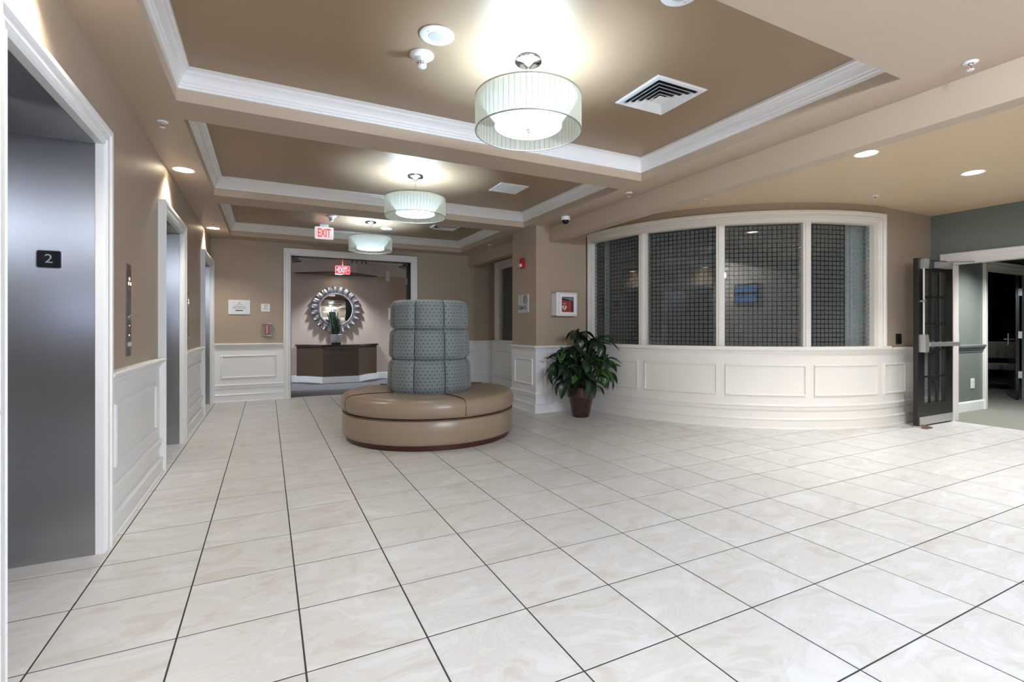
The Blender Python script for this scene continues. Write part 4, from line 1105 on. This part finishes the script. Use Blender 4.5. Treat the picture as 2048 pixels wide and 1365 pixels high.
# vestibule trim
MV = lambda s, z, d: (s, .72-d, z)
b = MB(); b.sweep([(10.93-.13, .72), (XG+.13, .72)], [(0, 0), (.018, 0), (.018, .13), (.010, .15), (0, .15)]); struct('baseboard_vestibule', b, trimw, 'white baseboard of the green vestibule')
b = MB(); b.sweep([(10.80, .72), (XG+.13, .72)], [(0, .90), (.008, .90), (.012, .93), (.022, .945), (.024, .965), (.045, .98), (.05, 1.005), (.04, 1.015), (0, 1.015)])
struct('trim_%d' % trim_n[0], b, greenw, 'green painted chair rail in the vestibule'); trim_n[0] += 1
g6 = structE('door_6', 'second doorway with creamy casing leading to a dark room')
obj('casing', MB().sweep([(10.92, 0), (10.92, 2.22), (12.62, 2.22), (12.62, 0)], [(o, h) for o, h in GC], M=MV), trimg, g6)
obj('jamb', MB().box(10.90, 10.925, .70, .86, 0, 2.22), trimg, g6)
obj('lintel', MB().box(10.92, 12.62, .70, .86, 2.20, 2.225), trimg, g6)
LA = R(25); lx, ly = math.cos(LA), math.sin(LA)
ML6 = lambda a, b_, h: (12.58+lx*a-ly*b_, .86+ly*a+lx*b_, h)
lf = obj('door_leaf', MB().prism([(0, 0), (.9, 0), (.9, .045), (0, .045)], .01, 2.2, M=ML6), mat('black glass door', (14, 14, 16), .12), g6)
for z in (.45, 1.15, 1.9): obj('hinge', MB().prism([(-.05, -.03), (.02, -.03), (.02, .02), (-.05, .02)], z-.06, z+.06, M=ML6), alum, lf)
obj('lever_handle', MB().tube([ML6(.82, .04, 1.06), ML6(.82, .10, 1.06), ML6(.70, .10, 1.06)], .010, 8), alum, lf)
obj('handle_plate', MB().prism([(.80, .044), (.85, .044), (.85, .052), (.80, .052)], .95, 1.17, M=ML6), alum, lf)
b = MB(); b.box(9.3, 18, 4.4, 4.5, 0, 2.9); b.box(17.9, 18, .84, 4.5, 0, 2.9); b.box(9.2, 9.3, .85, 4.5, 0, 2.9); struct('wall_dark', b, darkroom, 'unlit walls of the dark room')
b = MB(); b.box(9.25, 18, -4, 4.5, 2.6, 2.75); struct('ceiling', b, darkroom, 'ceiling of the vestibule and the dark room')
b = MB(); b.box(9.25, 18, -4.1, -4, 0, 2.7); b.box(17.9, 18, -4, .72, 0, 2.7); struct('wall_south', b, greenw, 'unseen wall of the vestibule')
ch = thing('lounge_chair', 'beige upholstered chair dimly seen in the dark room', 'chair', None, (14.6, 1.85, 0), R(-62))
obj('seat', MB().box(-.30, .30, -.28, .28, .40, .52, .03), chairm, ch, smooth=True)
obj('backrest', MB().box(-.30, .30, .24, .34, .62, .98, .03), chairm, ch, smooth=True)
for x in (-.26, .26):
    for y in (-.24, .28): obj('leg', MB().box(x-.02, x+.02, y-.02, y+.02, 0, .42 if y < 0 else .95), blackp, ch)
downlight(14.0, 1.5, 2.6, 'dim downlight in the dark room beyond the second doorway', 9., NEUT, lens_l, None, size=140)  # unseen lamp added so the chair shows
r = thing('light_switch', 'white light switch on the pale green wall', 'switch', None, (9.96, .72, 1.137))
obj('plate', MB().plate(rrect(-.055, .055, -.07, .07, .006, 2), q, 0, .008), whitep, r); obj('rocker', MB().plate(rrect(-.018, .018, -.034, .034, .003, 2), q, .0075, .013), whitep, r)
r = thing('power_outlet', 'white power outlet low on the pale green wall', 'outlet', None, (10.46, .72, .418))
obj('plate', MB().plate(rrect(-.055, .055, -.075, .075, .006, 2), q, 0, .008), whitep, r)
for z in (-.032, .032):
    s_ = obj('socket', MB().plate(rrect(-.022, .022, z-.022, z+.022, .01, 3), q, .0075, .011), grille, r)
lv = thing('recessed_downlight', 'unseen downlight over the vestibule', 'downlight', None, (10.1, -.15, 2.6))
obj('trim_ring', MB().lathe([(.082, -.001), (.1, -.001), (.1, -.004), (.094, -.008), (.082, -.004)], n=24, cap=False), whitep, lv)
obj('lens', MB().lathe([(.083, -.003), (0, -.004)], n=24, cap=False), lens_l, lv)
lamp('bulb', 'SPOT', (0, 0, -.02), VEST_DL, (1, 1, 1), lv, spot_size=R(130), spot_blend=.8, shadow_soft_size=.05)

wl = thing('slim_wall_lamp', 'slim cool white lamp on the wall behind the viewer', 'wall light', None, (1.2, YS, 1.53))  # added lamp, there only to draw a bright line across the steel jambs
obj('housing', MB().box(-.7, .7, 0, .03, -.02, .02), whitep, wl)
obj('tube', MB().box(-.68, .68, .03, .045, -.012, .012), mat('lit lamp tube', (235, 242, 255), .3, emit=(205, 222, 255), estr=150.), wl)
# ------------------------------------------------------------------ things behind the viewer, seen in the mirror and the panes
tv = thing('wall_screen', 'wall screen with two blue bands behind the viewer', 'screen', None, (3.72, YS, 2.12))
obj('casing', MB().box(-.29, .29, 0, .05, -.25, .25, .005), blackm, tv)
obj('screen', MB().box(-.27, .27, .048, .053, -.23, .23), mat('dark screen', (22, 26, 40), .2), tv)
obj('screen_band', MB().box(-.26, .26, .052, .055, .04, .2), tvm, tv)
obj('screen_band', MB().box(-.26, .26, .052, .055, -.21, -.04), tvm, tv)
pf = thing('framed_picture', 'white framed picture behind the viewer', 'picture', None, (6.9, YS, 1.7))
obj('frame', MB().sweep([(-.4, -.5), (.4, -.5), (.4, .5), (-.4, .5)], [(0, 0), (0, .03), (.06, .03), (.06, 0)], closed=True, M=lambda a, b_, d: (a, d, b_)), whitep, pf)
obj('print', MB().box(-.4, .4, 0, .008, -.5, .5), mat('pale print', (190, 196, 196), .6, noise=.4, nscale=4), pf)
